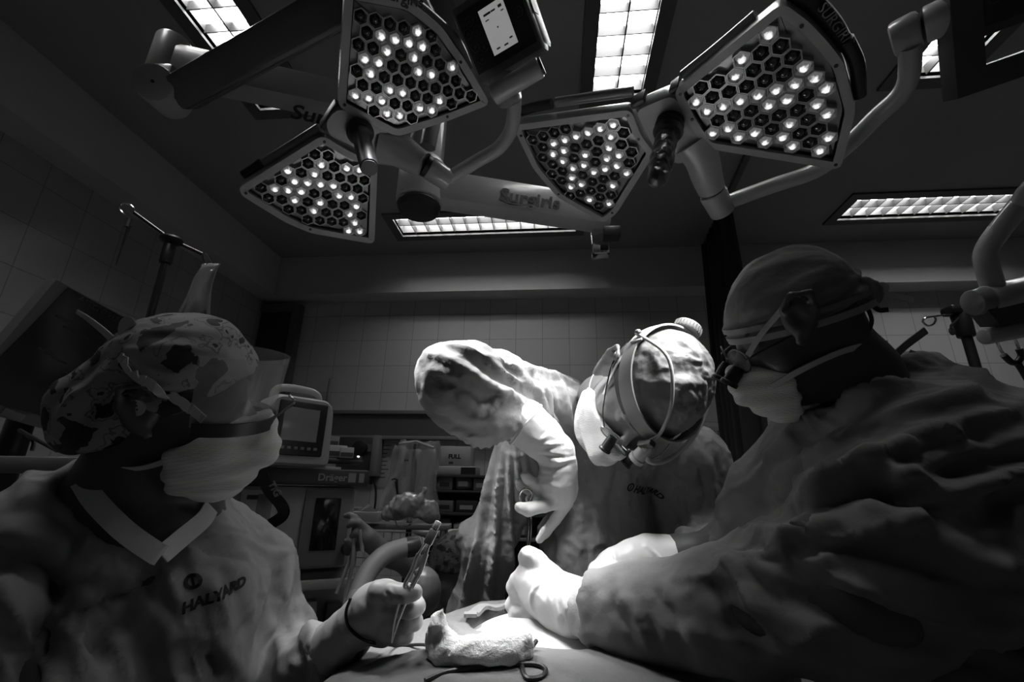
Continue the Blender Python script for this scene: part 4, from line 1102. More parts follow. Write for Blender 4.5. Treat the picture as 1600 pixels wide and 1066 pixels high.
# headlight: band round the brow, strap over the back, ratchet knob, tube lamp, cable
hl = thing('headlight', 'surgical headlight band with knob and cable worn over the gathered cap', 'headlight', Lm(0, .1, .05))
def ringpt(t, z0, grow=.014, rise=0.0):
    x, y = math.sin(t), math.cos(t); z0 = z0 + rise * (.4 - y); k = math.sqrt(max(.2, 1 - ((z0 - .045) / .115) ** 2)); x *= k; y *= k
    return Lm(x * (.080 + grow), y * (.101 + grow) - .010, z0 + .06 * (y - .3) * .3 + .0)
pts = np.array([ringpt(t, .048, rise=.012) for t in np.linspace(-2.35, 2.35, 60)]); nor = np.array([p - Lm(0, -.01, .048) for p in pts])
MB().ribbon(pts, .034, nor, .0035).build('headband', mat('headband_grey', .16, .55), hl)
pts2 = np.array([ringpt(t, .020, .010) for t in np.linspace(-2.0, 2.0, 50)])
MB().ribbon(pts2, .016, np.array([p - Lm(0, -.01, .03) for p in pts2]), .003).build('padding', mat('padding', .05, .9), hl)
pts = np.array([ringpt(t, .050, .018, .026) for t in np.linspace(math.pi - 1.35, math.pi + 1.35, 40)])
MB().ribbon(pts, .030, np.array([p - Lm(0, -.01, .048) for p in pts]), .004).build('rear_strap', mat('strap_white', .78, .4), hl)
kn = ringpt(math.pi, .050, .023, .026); kax = nrm(kn - Lm(0, -.01, .030)); RK = frame(kax, Hm[:, 0])
kb = MB(); n = 48; prof = [(.0265, 0), (.028, .002), (.028, .016), (.0255, .0195), (.0045, .020), (.0045, .017), (0, .017)]
kb.lathe(prof, kn, RK, 36); kb.build('ratchet_knob', mat('knob_white', .74, .35), hl)
rb = MB()
for a in np.arange(26) / 26 * 2 * math.pi: rb.box(kn + RK @ A(.0282 * math.cos(a), .0282 * math.sin(a), .009), (.003, .0022, .012), RK @ np.array([[math.cos(a), -math.sin(a), 0], [math.sin(a), math.cos(a), 0], [0, 0, 1]]))
rb.build('knob_grip', mat('knob_rib', .5, .4), hl)
# thin steel bow across the cap to the lamp, cable round the side
bow = spline([Lm(.096, -.050, .060), Lm(.066, .0, .118), Lm(.028, .06, .112), Lm(0, .100, .075), Lm(0, .118, .045)], 8)
MB().tube(bow, .0034, 10).build('cable', mat('cable_pale', .55, .35), hl)
cb2 = spline([Lm(.0, .125, .045), Lm(-.03, .135, .03), Lm(-.075, .105, .025), Lm(-.108, .04, .035), Lm(-.108, -.02, .05), Lm(-.095, -.06, .06)], 8)
MB().tube(cb2, .0048, 10).build('cable', mat('cable_pale', .55, .35), hl)
lamp_o = Lm(-.012, .128, .030); lax = nrm(Hm @ A(-.1, .55, -.75))
MB().lathe([(.0, -.022), (.009, -.022), (.0135, -.014), (.0135, .012), (.016, .014), (.016, .022), (.012, .022), (.011, .019), (0, .019)], lamp_o, frame(lax), 22).build('lamp_tube', m_lbody, hl)
MB().box(Lm(.002, .122, .050), (.016, .012, .034), Hm, .003).build('mount', m_black, hl)
MB().ell(Lm(.098, -.052, .060), .007).build('hinge', m_steel, hl)
# loupe spectacles
sp2 = thing('loupe_glasses', 'wire spectacles with loupes worn by the surgeon with the headlight', 'glasses', Lm(0, .12, .0))
for x in (-1, 1):
    c = Lm(x * .034, .118, -.006); RG = frame(Hm @ A(x * .12, 1, -.1), Hm[:, 0])
    loop = [(.026 * math.cos(t) * (1 + .08 * math.cos(2 * t)), .019 * math.sin(t)) for t in np.linspace(0, 2 * math.pi, 33)]
    MB().tube([c + RG @ A(a, bb, 0) for a, bb in loop], .0011, 6, False).build('rim', m_chrome, sp2)
    ln_ = MB().prism([(a * .97, bb * .97) for a, bb in loop[:-1]], c, RG, -.0006, .0006).build('lens', mat('spectacle_glass', .02, .04, spec=.8, alpha=.35), sp2)
    MB().lathe([(0, -.006), (.0085, -.006), (.0105, .004), (.0105, .020), (.0125, .022), (.0125, .026), (.009, .026), (0, .024)], c + Hm @ A(-x * .006, .004, -.006), frame(Hm @ A(-x * .12, .75, -.62)), 18).build('loupe', m_black, sp2)
    MB().tube(spline([c + Hm @ A(x * .026, -.004, .004), Lm(x * .078, .085, .004), Lm(x * .094, .02, .010), Lm(x * .097, -.012, .016)], 6), .0015, 6).build('temple', m_chrome, sp2)
MB().tube([Lm(-.010, .124, -.002), Lm(0, .127, .0), Lm(.010, .124, -.002)], .0012, 6).build('bridge', m_chrome, sp2)
# mask and straps
def mask_shape(c, H, sc, nose=-.012, side=.020, low=-.135):
    s = S()
    L = lambda x, y, z: c + H @ A(x, y, z) * sc
    s.ell(L(0, .030, -.055), A(.071, .078, .082) * sc, H); s.rc(L(0, .105, -.018), L(0, .112, -.06), .020 * sc, .026 * sc, k=.03)
    s.ell(L(0, .07, -.095), A(.040, .038, .036) * sc, H, .03)
    lf_ = loc_fn(c, H, sc)
    def f(p, cut=9):
        q = lf_(p); d = s(p)
        d = smax(d, (q[:, 2] - (nose - .55 * np.maximum(0, .118 - q[:, 1]) + .1 * 0)) * sc * .8, .004)
        d = smax(d, (side + .25 * (q[:, 2] + .06) ** 2 * 4 - q[:, 1]) * sc, .004)
        return smax(d, (low - q[:, 2]) * sc, .01)
    lo, hi = s.bounds(); return f, lo, hi, lf_, L
def make_mask(c, H, sc, parent, m, h=.0028, pleat=.0022, **kw):
    f, lo, hi, lf_, L = mask_shape(c, H, sc, **kw)
    V, Fq = polygonize(f, lo, hi, h); V = relax(V, Fq, 1); q = lf_(V)
    V += vnormals(V, Fq) * (pleat * np.sin(q[:, 2] * 230 + 1.5 * np.abs(q[:, 0]) * 30) * np.clip(1.2 - np.abs(q[:, 0]) * 9, 0, 1) + .0016 * crumple(V, 26, 8, octs=2))[:, None]
    return link_mesh('mask', V, Fq, m, parent)
make_mask(cm_, Hm, SM * 1.1, pm, m_mask)
for x in (-1, 1):
    p_ = spline([Lm(x * .066, .045, -.03), Lm(x * .082, .018, .0), Lm(x * .094, -.005, .030), Lm(x * .085, -.05, .06)], 6)
    MB().ribbon(p_, .008, np.array([k - Lm(0, 0, .01) for k in p_]), .0014).build('mask_strap', m_strap, pm)
    p_ = spline([Lm(x * .062, .035, -.085), Lm(x * .074, .0, -.080), Lm(x * .072, -.05, -.07)], 6)
    MB().ribbon(p_, .008, np.array([k - Lm(0, 0, -.05) for k in p_]), .0014).build('mask_strap', m_strap, pm)
# ------------------------------------------------------------------ the assistant in the tied cap
Hr = headframe(cv(-.87, -.42, -.14), cv(-.38, .9, 0)); cr_ = P(1243, 514, .715); SR = .90
Lr = lambda x, y, z: cr_ + Hr @ A(x, y, z) * SR
b = S(); head_sdf(b, cr_, Hr, SR, ey=.040, ez=.040, ex=.017)
nk = P(1372, 640, .72)
b.chain([Lr(0, -.035, -.05), Lr(0, -.055, -.11), nk], [.060, .052, .046], .03)
hip_r = A(.72, .62, .90)
b.chain([nk, P(1450, 780, .71), hip_r], [.046, .10, .12], .05)
b.chain(px3([(1500, 740, .58), (1350, 940, .50), (1050, 960, .66), (905, 945, .735), (850, 925, .78)]), [.06, .048, .040, .029, .022], .02)
b.chain(px3([(1260, 760, .83), (1170, 855, .86), (1060, 868, .885), (985, 880, .875), (940, 893, .87)]), [.055, .045, .034, .026, .022], .02)
b.rc(P(1490, 730, .59), P(1270, 740, .82), .07, k=.04)
for x, y in ((.64, .58), (.80, .70)): b.chain([A(x, y, .88), A(x, y + .01, .48), A(x + .02, y, .07), A(x - .07, y - .02, .04)], [.085, .06, .042, .036], .03)
prs = person_body(b, 'person', 'assistant in a tied cap seen from the side, both gloved hands in the field', m_skin_d, .004)
# gown: broad back, near sleeve towards the viewer, far sleeve behind
g = S()
g.chain(px3([(1335, 635, .75), (1440, 650, .72), (1520, 720, .66)]), [.062, .072, .122], .06)
g.chain([P(1360, 760, .74), P(1440, 900, .74), A(.70, .66, .62), A(.72, .66, .40)], [.15, .17, .20, .20], .08)
g.rc(P(1392, 632, .74), P(1460, 655, .72), .070, .075, k=.05); g.ell(P(1530, 785, .66), (.14, .14, .14), k=.06)
g.chain(px3([(1460, 720, .60), (1400, 850, .545), (1310, 935, .545)]), [.105, .10, .082], .05)
g.chain(px3([(1310, 935, .545), (1140, 950, .62), (1000, 955, .685), (925, 950, .72)]), [.082, .070, .058, .050], .04)
g.chain(px3([(1285, 700, .82), (1205, 780, .85), (1165, 848, .87), (1100, 868, .885)]), [.085, .075, .058, .036], .04)
g.ell(P(1230, 880, .68), (.09, .07, .06), k=.05)
lo, hi = g.bounds(); lo[2] = .38
cuff_r = P(921, 949, .722); cax = nrm(P(1000, 955, .685) - cuff_r)
def gfr(p, cut=9):
    d = np.maximum(g(p, cut), .40 - p[:, 2])
    near = np.linalg.norm(p - cuff_r, axis=1) < .09
    d = np.where(near, np.maximum(d, -((p - cuff_r) @ cax)), d)
    return d
V, Fq = polygonize(gfr, lo, hi, .0056); V = relax(V, Fq, 2); N = vnormals(V, Fq)
V = folds(V, N, [(a_, w_, h_ * 1.3) for a_, w_, h_ in [
    ([(1158, 831), (1240, 832), (1316, 841), (1400, 828), (1464, 816)], .016, .016), ([(1170, 850), (1300, 858), (1420, 850)], .014, -.012),
    ([(1150, 862), (1232, 870), (1336, 915), (1464, 959), (1533, 992), (1590, 998)], .018, .018), ([(1200, 880), (1330, 940), (1460, 985)], .018, -.014),
    ([(1336, 742), (1415, 777), (1494, 806)], .012, -.016), ([(1330, 720), (1420, 752), (1500, 780)], .014, .010),
    ([(1252, 772), (1300, 745), (1346, 727), (1435, 688)], .014, .014), ([(1265, 790), (1330, 765), (1370, 755)], .010, -.012),
    ([(1203, 703), (1240, 672), (1277, 648), (1356, 614), (1415, 592)], .014, .013), ([(1215, 725), (1270, 680), (1330, 650)], .012, -.011),
    ([(1237, 747), (1290, 700), (1356, 640)], .011, .010), ([(1200, 780), (1250, 740)], .010, .010), ([(1180, 740), (1210, 700)], .010, .010),
    ([(1119, 875), (1160, 930), (1203, 979), (1232, 1000)], .014, .012), ([(1100, 900), (1150, 970), (1190, 1030)], .012, -.008),
    ([(1232, 1004), (1270, 990), (1296, 962)], .012, .012), ([(1060, 905), (1110, 898), (1150, 880)], .012, .006),
    ([(960, 925), (990, 960), (1005, 1010)], .009, .006), ([(1015, 915), (1050, 970), (1066, 1030)], .010, -.006),
    ([(1400, 660), (1480, 680), (1560, 740)], .014, .010), ([(1440, 720), (1500, 720), (1560, 700)], .012, -.010), ([(1500, 800), (1540, 760), (1580, 740)], .012, .012), ([(1490, 860), (1540, 880), (1590, 870)], .012, .012)]])
N = vnormals(V, Fq); pq = proj(V)
low = 1 / (1 + np.exp(-(pq[:, 1] - 860 - .12 * (pq[:, 0] - 1100)) / 25))
s1 = ((pq[:, 0] - 1100) * .36 + (pq[:, 1] - 700) * .93) / 62 + 1.3 * noise(V * 4.5) + .3 * noise(V * 13)
s2 = ((pq[:, 0] - 1100) * -.25 + (pq[:, 1] - 700) * .97) / 58 + 1.2 * noise(V * 5 + 9)
pl = (1 - low) * (1 - 2 * np.abs(np.sin(np.pi * s1))) * np.clip(.55 + 1.6 * noise(V * 5 + 31), .1, 1) + .7 * low * (1 - 2 * np.abs(np.sin(np.pi * s2))) * np.clip(.5 + 1.6 * noise(V * 5 + 51), .05, 1)
V = V + N * (.0085 * pl)[:, None]; N = vnormals(V, Fq)
V = V + N * (.0050 * crumple(V, 10, 21, (RT * .9 + UP * .4, 2.0), 4) + .0030 * crumple(V, 22, 4, (RT * .9 + UP * .5, 1.8), 3))[:, None]
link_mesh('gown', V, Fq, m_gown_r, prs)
# neck edge of the gown with its ties
for pts, w in (([(1398, 556, .69), (1415, 540, .69), (1447, 516, .69)], .011), ([(1380, 560, .74), (1378, 545, .74), (1382, 531, .74)], .011), ([(1420, 552, .70), (1480, 575, .69), (1530, 600, .68)], .012)):
    p_ = spline(px3(pts), 4); MB().ribbon(p_, w, -FW, .0016).build('gown_tie', m_gown, prs)
# gloves
gl = S()
gl.chain(px3([(896, 948, .738), (882, 944, .748), (868, 938, .757)]), [.044, .0415, .040], .012)
gl.chain(px3([(868, 935, .757), (845, 920, .775), (826, 905, .787)]), [.038, .037, .026], .012)
gl.chain(px3([(858, 900, .775), (838, 876, .785), (826, 868, .79), (820, 872, .795)]), [.020, .015, .0135, .0115], .008)
gl.chain(px3([(834, 900, .785), (808, 908, .795), (803, 918, .80), (812, 932, .80)]), [.018, .0125, .012, .011], .007)
gl.chain(px3([(835, 925, .785), (808, 934, .80), (801, 945, .805), (813, 955, .80)]), [.020, .0125, .012, .010], .007)
gl.chain(px3([(840, 945, .78), (812, 955, .79), (806, 964, .795), (818, 970, .79)]), [.020, .012, .0115, .010], .007)
gl.chain(px3([(850, 958, .775), (826, 968, .78), (816, 975, .782), (826, 980, .78)]), [.018, .011, .010, .009], .007)
lo, hi = gl.bounds(); V, Fq = polygonize(gl, lo, hi, .0026); V = relax(V, Fq, 1); N = vnormals(V, Fq)
V = folds(V, N, [([(852, 985), (828, 950), (828, 925), (852, 897)], .003, .0028), ([(870, 895), (858, 930), (872, 985)], .0035, .0018), ([(880, 900), (870, 940), (882, 985)], .0035, -.0018)])
V += vnormals(V, Fq) * (.0010 * crumple(V, 30, 4, octs=2))[:, None]
link_mesh('glove', V, Fq, m_glove, prs)
st = S(); st.chain(px3([(880, 944, .745), (930, 956, .715), (985, 963, .69)]), [.037, .041, .042], .01)
lo, hi = st.bounds(); sdf_part('inner_cuff', st, lo, hi, .0035, m_glove_in, prs, lambda V: .0016 * crumple(V, 30, 7, octs=2))
gl = S()
gl.chain(px3([(1042, 870, .885), (1015, 872, .882), (992, 876, .878)]), [.040, .0405, .038], .012)
gl.chain(px3([(992, 878, .878), (962, 886, .872), (938, 896, .868)]), [.037, .032, .024], .012)
gl.chain(px3([(945, 893, .862), (925, 905, .858), (908, 914, .855)]), [.018, .012, .0085], .008)
gl.chain(px3([(950, 903, .85), (935, 915, .845), (918, 925, .845)]), [.018, .0125, .010], .008)
gl.chain(px3([(955, 910, .845), (945, 922, .84), (930, 935, .84)]), [.018, .0125, .010], .008)
gl.chain(px3([(965, 898, .85), (955, 892, .835), (945, 905, .83)]), [.018, .013, .010], .008)
lo, hi = gl.bounds(); V, Fq = polygonize(gl, lo, hi, .003); V = relax(V, Fq, 1); N = vnormals(V, Fq)
V = folds(V, N, [([(957, 860), (968, 880), (982, 905)], .0035, .003), ([(1005, 848), (1030, 868), (1040, 892)], .0035, .003)])
V += vnormals(V, Fq) * (.0009 * crumple(V, 30, 9, octs=2))[:, None]
link_mesh('glove', V, Fq, m_glove, prs)
st = S(); st.chain(px3([(1020, 871, .882), (1060, 868, .886), (1085, 868, .887)]), [.036, .035, .034], .01)
lo, hi = st.bounds(); sdf_part('inner_cuff', st, lo, hi, .004, m_glove_in, prs, lambda V: .0016 * crumple(V, 30, 7, octs=2))
# cap with rolled bands, knot and tails
sk = skull_only(cr_, Hr, SR); lf = loc_fn(cr_, Hr, SR)
def capr(p, cut=9):
    q = lf(p); d = sk(p) - .011
    lim = .014 - .02 * q[:, 1] + .22 * np.maximum(0, q[:, 1] - .05)
    return smax(d, -(q[:, 2] - lim) * .9, .005)
lo, hi = sk.bounds(); V, Fq = polygonize(capr, lo - .02, hi + .02, .003); V = relax(V, Fq, 1); N = vnormals(V, Fq); q = lf(V)
st_ = q[:, 2] - .0 * q[:, 1]
V += N * (.0030 * np.sin(st_ * 300 + 6 * q[:, 1]) * np.exp(-((st_ - .035) / .02) ** 2) + .006 * crumple(V, 14, 3, (Hr[:, 1], 3.0), 3))[:, None]
link_mesh('cap', V, Fq, m_cap_plain, prs)
for z0, w, g_ in ((.012, .010, .0135), (.030, .008, .0135)):
    p_ = np.array([Lr(.0 + math.sin(t) * (.081 + g_), math.cos(t) * (.102 + g_) - .010, z0 + .014 * math.cos(t)) for t in np.linspace(-2.9, 2.9, 60)])
    MB().ribbon(p_, w, np.array([k - Lr(0, -.01, .03) for k in p_]), .003).build('cap_band', m_band if z0 < .02 else m_cap_plain, prs)
kn = P(1352, 466, .665)
s = S(); s.ell(kn, (.016, .016, .014)); s.ell(P(1340, 455, .67), (.026, .022, .018), k=.015); lo, hi = s.bounds()
sdf_part('cap_knot', s, lo, hi, .003, m_cap_plain, prs, lambda V: .004 * crumple(V, 40, 3, octs=2))
for pts, w in (([(1355, 462, .66), (1370, 452, .655), (1380, 446, .655), (1384, 450, .655), (1372, 462, .66), (1358, 468, .66)], .010), ([(1358, 464, .66), (1385, 460, .655), (1427, 469, .65)], .0085), ([(1356, 470, .66), (1372, 484, .66), (1388, 484, .655)], .007), ([(1352, 474, .665), (1362, 500, .665), (1356, 525, .665), (1368, 545, .67), (1398, 553, .68)], .006)):
    p_ = spline(px3(pts), 5); MB().ribbon(p_, w, -FW + UP * .3, .0016).build('cap_tie', m_strap if w > .008 else m_black, prs)
# mask, straps and spectacles
make_mask(cr_, Hr, SR * 1.04, prs, m_mask, side=.058)
def strap_line(L, w=.010):
    p_ = spline(px3(L), 6); MB().ribbon(p_, w, np.array([k - cr_ for k in p_]), .0014).build('mask_strap', m_strap, prs)
strap_line([(1168, 556, .668), (1190, 522, .655), (1215, 492, .640), (1230, 474, .632)], .008)
strap_line([(1206, 604, .675), (1260, 574, .65), (1320, 548, .645), (1358, 541, .66), (1385, 548, .68)], .010)
gs = thing('glasses', 'spectacles with dark loupes on the assistant in the tied cap', 'glasses', Lr(0, .12, 0))
for x in (-1, 1):
    c = Lr(x * .034, .115, -.004); RG = frame(Hr @ A(x * .25, 1, 0), Hr[:, 0])
    loop = [(.025 * math.cos(t), .019 * math.sin(t)) for t in np.linspace(0, 2 * math.pi, 30)]
    MB().tube([c + RG @ A(a, bb, 0) for a, bb in loop], .0013, 6, False).build('rim', m_black, gs)
    MB().prism([(a * .97, bb * .97) for a, bb in loop[:-1]], c, RG, -.0006, .0006).build('lens', mat('spectacle_clear', .4, .04, spec=.9, alpha=.25), gs)
    MB().lathe([(0, -.004), (.009, -.004), (.011, .006), (.011, .020), (.0135, .022), (.0135, .027), (.010, .027), (0, .024)], c + Hr @ A(-x * .006, .006, -.012), frame(Hr @ A(-x * .1, .8, -.6)), 18).build('loupe', m_black, gs)
    MB().tube(spline([c + Hr @ A(x * .026, -.002, .004), Lr(x * .074, .08, .006), Lr(x * .090, .01, .014)], 6), .0015, 6).build('temple', m_black, gs)
MB().tube([Lr(-.010, .120, 0), Lr(0, .124, .002), Lr(.010, .120, 0)], .0013, 6).build('bridge', m_black, gs)
# ------------------------------------------------------------------ the nurse with the face shield
Hn = headframe(cv(.93, -.16, -.25), cv(.1, 1, .05)); cn_ = P(278, 620, .73); SN = 1.0
Ln = lambda x, y, z: cn_ + Hn @ A(x, y, z) * SN
b = S(); head_sdf(b, cn_, Hn, SN)
nkn = P(235, 800, .75)
b.chain([Ln(0, -.03, -.06), Ln(0, -.05, -.13), nkn], [.060, .058, .075], .03)
b.chain([nkn, P(230, 930, .75), A(-.66, .80, .95)], [.10, .13, .13], .05)
b.rc(P(60, 840, .66), P(350, 860, .86), .06, k=.04)
b.chain(px3([(355, 860, .86), (430, 1040, .85), (480, 1040, .76), (548, 998, .70), (580, 965, .67)]), [.055, .045, .036, .027, .024], .02)
b.chain([P(60, 850, .66), P(40, 1060, .58), A(-.42, .50, .98), A(-.28, .56, 1.02)], [.055, .045, .034, .026], .02)
for x, y in ((-.60, .72), (-.74, .86)): b.chain([A(x, y, .92), A(x, y, .48), A(x, y, .07), A(x + .08, y, .04)], [.085, .06, .042, .036], .03)
pn = person_body(b, 'person', 'scrub nurse in patterned cap and face shield holding bipolar forceps', m_skin_d, .0055)
# gown
g = S()
g.rc(P(70, 845, .68), P(345, 868, .86), .080, k=.05)
g.chain(px3([(110, 800, .72), (235, 800, .76)]), [.07, .075], .05)
g.chain([P(215, 860, .74), P(235, 1000, .745), A(-.66, .80, .85), A(-.66, .80, .42)], [.115, .155, .17, .20], .07)
g.chain(px3([(330, 845, .86), (395, 900, .855), (432, 1000, .85), (430, 1080, .84)]), [.072, .066, .060, .055], .04)
g.chain(px3([(430, 1080, .84), (462, 1050, .78), (505, 1020, .735)]), [.058, .050, .042], .03)
g.chain([P(60, 860, .67), P(60, 970, .62), P(50, 1080, .58), A(-.44, .52, .98)], [.085, .082, .072, .055], .04)
g.ell(P(300, 930, .72), (.07, .07, .09), k=.06)
lo, hi = g.bounds(); lo[2] = .42
vneck = S(); vneck.chain(px3([(190, 730, .70), (235, 790, .68), (255, 835, .665)]), [.075, .058, .02], .02)
def gfn2(p, cut=9):
    d = np.maximum(g(p, cut), .45 - p[:, 2]); return smax(d, -vneck(p, 9), .01)
V, Fq = polygonize(gfn2, lo, hi, .0058); V = relax(V, Fq, 1); N = vnormals(V, Fq)
V = folds(V, N, [
    ([(130, 800), (118, 850), (100, 890)], .008, -.008), ([(262, 885), (220, 905), (165, 935), (110, 960)], .010, -.012), ([(262, 885), (275, 930), (300, 1000), (315, 1066)], .012, .014),
    ([(280, 930), (295, 980), (312, 1040)], .010, -.010), ([(140, 950), (125, 1000), (120, 1066)], .012, .014), ([(30, 865), (80, 880), (100, 905), (120, 915)], .020, -.030), ([(0, 838), (50, 845), (100, 868), (140, 905)], .016, .022), ([(92, 905), (85, 960), (60, 1010), (40, 1060)], .022, -.030), ([(140, 910), (118, 960), (100, 1010), (90, 1060)], .012, .016), ([(20, 900), (40, 960), (50, 1000)], .016, .018),
    ([(320, 835), (360, 840), (400, 850), (430, 865)], .008, .008), ([(300, 850), (350, 862), (390, 872)], .008, -.008), ([(442, 882), (425, 940), (408, 1010)], .012, -.014), ([(455, 890), (446, 940), (430, 1000)], .012, .012),
    ([(470, 985), (500, 1010), (490, 1050)], .008, .010), ([(455, 1010), (470, 1040), (465, 1066)], .008, -.010), ([(320, 900), (350, 950), (370, 1010)], .012, .008), ([(330, 1020), (345, 1040), (350, 1066)], .010, -.010)])
N = vnormals(V, Fq)
pq = proj(V); qt = np.exp(-(((pq[:, 0] - 308) / 40) ** 2 + ((pq[:, 1] - 945) / 24) ** 2))
s1 = ((pq[:, 0] - 300) * .85 - (pq[:, 1] - 900) * .35) / 60 + 1.3 * noise(V * 4.5) + .3 * noise(V * 12)
V = V + N * (.0070 * (1 - .8 * qt) * (1 - 2 * np.abs(np.sin(np.pi * s1))) * np.clip(.5 + 1.6 * noise(V * 5 + 31), .05, 1))[:, None]; N = vnormals(V, Fq)
V = V + N * (.007 * (1 - .8 * qt) * crumple(V, 9, 31, (UP + RT * .4, 1.8), 4) + .0024 * crumple(V, 24, 4, octs=3))[:, None]
link_mesh('gown', V, Fq, m_gown_n, pn)
_, info = cloth_text('print', 'HALYARD', .0200, 283, 960, (330, 942), V, Fq, m_ink, pn, bold=.0010, italic=.15)
cloth_ring("print_mark", info, .018, .036, .0055, .0105, m_ink, pn, bars=[(.0165, .029, .0195, .043)])
m_collar = mat('collar_pale', .78, .8, bump=.3, bscale=70)
for pts in ([(128, 752, .66), (150, 785, .64), (195, 830, .625), (240, 862, .625), (252, 868, .63)], [(252, 868, .63), (285, 840, .66), (318, 812, .70), (330, 793, .74)]):
    p_ = spline(px3(pts), 6); MB().ribbon(p_, .026, np.array([k - P(220, 850, .78) for k in p_]), .003).build('gown_collar', m_collar, pn)
# glove holding the forceps
gl = S()
gl.chain(px3([(520, 1010, .718), (545, 990, .70), (562, 972, .685)]), [.038, .034, .031], .012)
gl.chain(px3([(562, 970, .685), (585, 950, .672), (600, 938, .665)]), [.031, .032, .028], .012)
gl.chain(px3([(590, 968, .68), (598, 985, .675)]), [.028, .022], .014)
gl.chain(px3([(592, 925, .65), (612, 926, .640), (632, 928, .636), (648, 926, .640)]), [.016, .0125, .0118, .0112], .007)
gl.chain(px3([(618, 930, .675), (645, 932, .670), (652, 948, .655), (640, 954, .645), (610, 953, .640)]), [.014, .0115, .0112, .0105, .0095], .006)
gl.chain(px3([(618, 950, .680), (644, 958, .675), (648, 972, .66), (632, 978, .650), (604, 976, .645)]), [.014, .0112, .0108, .0100, .0092], .006)
gl.chain(px3([(612, 968, .685), (634, 980, .68), (634, 994, .667), (618, 998, .658), (600, 994, .655)]), [.013, .0105, .010, .0092, .0085], .006)
lo, hi = gl.bounds(); V, Fq = polygonize(gl, lo, hi, .0025); V = relax(V, Fq, 1); N = vnormals(V, Fq)
V = folds(V, N, [([(600, 921), (606, 932), (604, 942)], .0028, -.003), ([(606, 920), (612, 930)], .0025, .0025), ([(530, 985), (545, 1000), (560, 1010)], .003, .002), ([(538, 976), (552, 992), (566, 1004)], .003, -.002), ([(590, 940), (600, 950)], .003, -.002)])
V += vnormals(V, Fq) * (.0007 * crumple(V, 34, 4, octs=2))[:, None]
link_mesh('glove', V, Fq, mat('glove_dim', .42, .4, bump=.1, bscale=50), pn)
gl = S(); gl.chain([A(-.42, .51, .985), A(-.36, .53, 1.0), A(-.30, .55, 1.02)], [.034, .032, .03], .012)
for k in range(4): gl.chain([A(-.30, .535 + .016 * k, 1.02), A(-.26, .54 + .018 * k, 1.035), A(-.23, .545 + .018 * k, 1.02)], [.012, .010, .008], .006)
gl.chain([A(-.34, .56, 1.02), A(-.30, .60, 1.04), A(-.27, .61, 1.035)], [.014, .011, .009], .006)
# bipolar forceps with plug cap and lead
fo = thing('bipolar_forceps', 'steel bipolar forceps held upright in the gloved hand of the scrub nurse', 'forceps', P(640, 920, .645))
m_forc = mat('forceps_steel', .92, .34, metal=1.0)
for s_ in (-1, 1):
    a = [(612 + .5 * s_, 1005, .628), (620 + 3.2 * s_, 970, .628), (630 + 5 * s_, 940, .629), (637 + 5 * s_, 921, .631), (641 + 6.5 * s_, 910, .633), (650 + 6.5 * s_, 893, .637), (660 + 6.0 * s_, 866, .644), (669 + 3.6 * s_, 848, .650), (674 + 2.6 * s_, 838, .653)]
    p_ = spline(px3(a), 6); k = len(p_)
    MB().tube(p_, np.interp(np.linspace(0, 1, k), [0, .12, .36, .45, .55, .74, .78, 1], [.0006, .0014, .0022, .0028, .0027, .0026, .0016, .0015]), 10).build('arm', m_forc, fo)
    MB().ribbon(p_[int(k * .42):int(k * .76)], .0062, cv(-.25 * s_, .05, 1), .0036).build('grip_plate', m_forc, fo)
cpa, cpb = P(669, 848, .650), P(682, 822, .658); ax = nrm(cpb - cpa); RF = frame(ax, RT)
MB().box((cpa + cpb) / 2 - ax * .004, (.0125, .0085, .021), RF, .002).build('plug_cap', m_steel, fo)
MB().box(cpb + ax * .001, (.009, .007, .012), RF, .0015).build('plug_tip', m_strap, fo)
MB().ell(P(651, 895, .638), .004).build('spacer', m_strap, fo)
ca_ = spline(px3([(548, 935, .655), (541, 955, .650), (543, 975, .65), (556, 992, .645), (580, 1004, .645)]) + [on_drape(620, 1009), on_drape(665, 1008), on_drape(690, 1020), on_drape(715, 1030)], 7)
o = MB().tube(ca_, .0022, 8).build('cable', m_black, None); tag(o, 'thin black lead looping round the nurse wrist onto the drape', 'cable')
cz = spline([on_drape(664, 1064), on_drape(700, 1050), on_drape(760, 1042), on_drape(830, 1038), on_drape(852, 1046), on_drape(846, 1058), on_drape(824, 1060), on_drape(816, 1044), on_drape(818, 1026), on_drape(832, 1010, .008), on_drape(838, 1002, .01)], 7)
o = MB().tube(cz, .0032, 8).build('cable', m_black, None); tag(o, 'thick black cable looped on the drape in front of the gauze', 'cable')
# bouffant cap, rolled up over the hair at the back
sk = S(); sk.ell(Ln(0, .012, .045), (.088, .092, .090), Hn); sk.rc(Ln(.0, -.03, .030), Ln(.0, -.105, -.030), .074, .058, k=.04)
sk.ell(Ln(.0, -.075, -.055), (.07, .065, .05), Hn, .04)
lf = loc_fn(cn_, Hn, SN)
def capn(p, cut=9):
    q = lf(p); d = sk(p)
    lim = np.where(q[:, 1] > -.04, .046 + .85 * (q[:, 1] - .09), .046 + .85 * (-.13) + .35 * (q[:, 1] + .04))
    return smax(d, -(q[:, 2] - lim) * .75, .006)
lo, hi = sk.bounds(); V, Fq = polygonize(capn, lo, hi, .0036); V = relax(V, Fq, 1); N = vnormals(V, Fq)
V = folds(V, N, [([(205, 560), (260, 600), (330, 590)], .012, .008), ([(190, 575), (240, 620), (300, 625)], .012, -.009), ([(195, 560), (130, 610), (85, 650)], .012, .008), ([(200, 575), (150, 640), (120, 700)], .012, -.008), ([(215, 545), (290, 545), (360, 555)], .010, .006)])
V += vnormals(V, Fq) * (.0055 * crumple(V, 12, 13, (Hn[:, 1], 2.0), 3))[:, None]
link_mesh('cap', V, Fq, mat_stamp('printed_cap', .34, .016, 17, .40), pn)
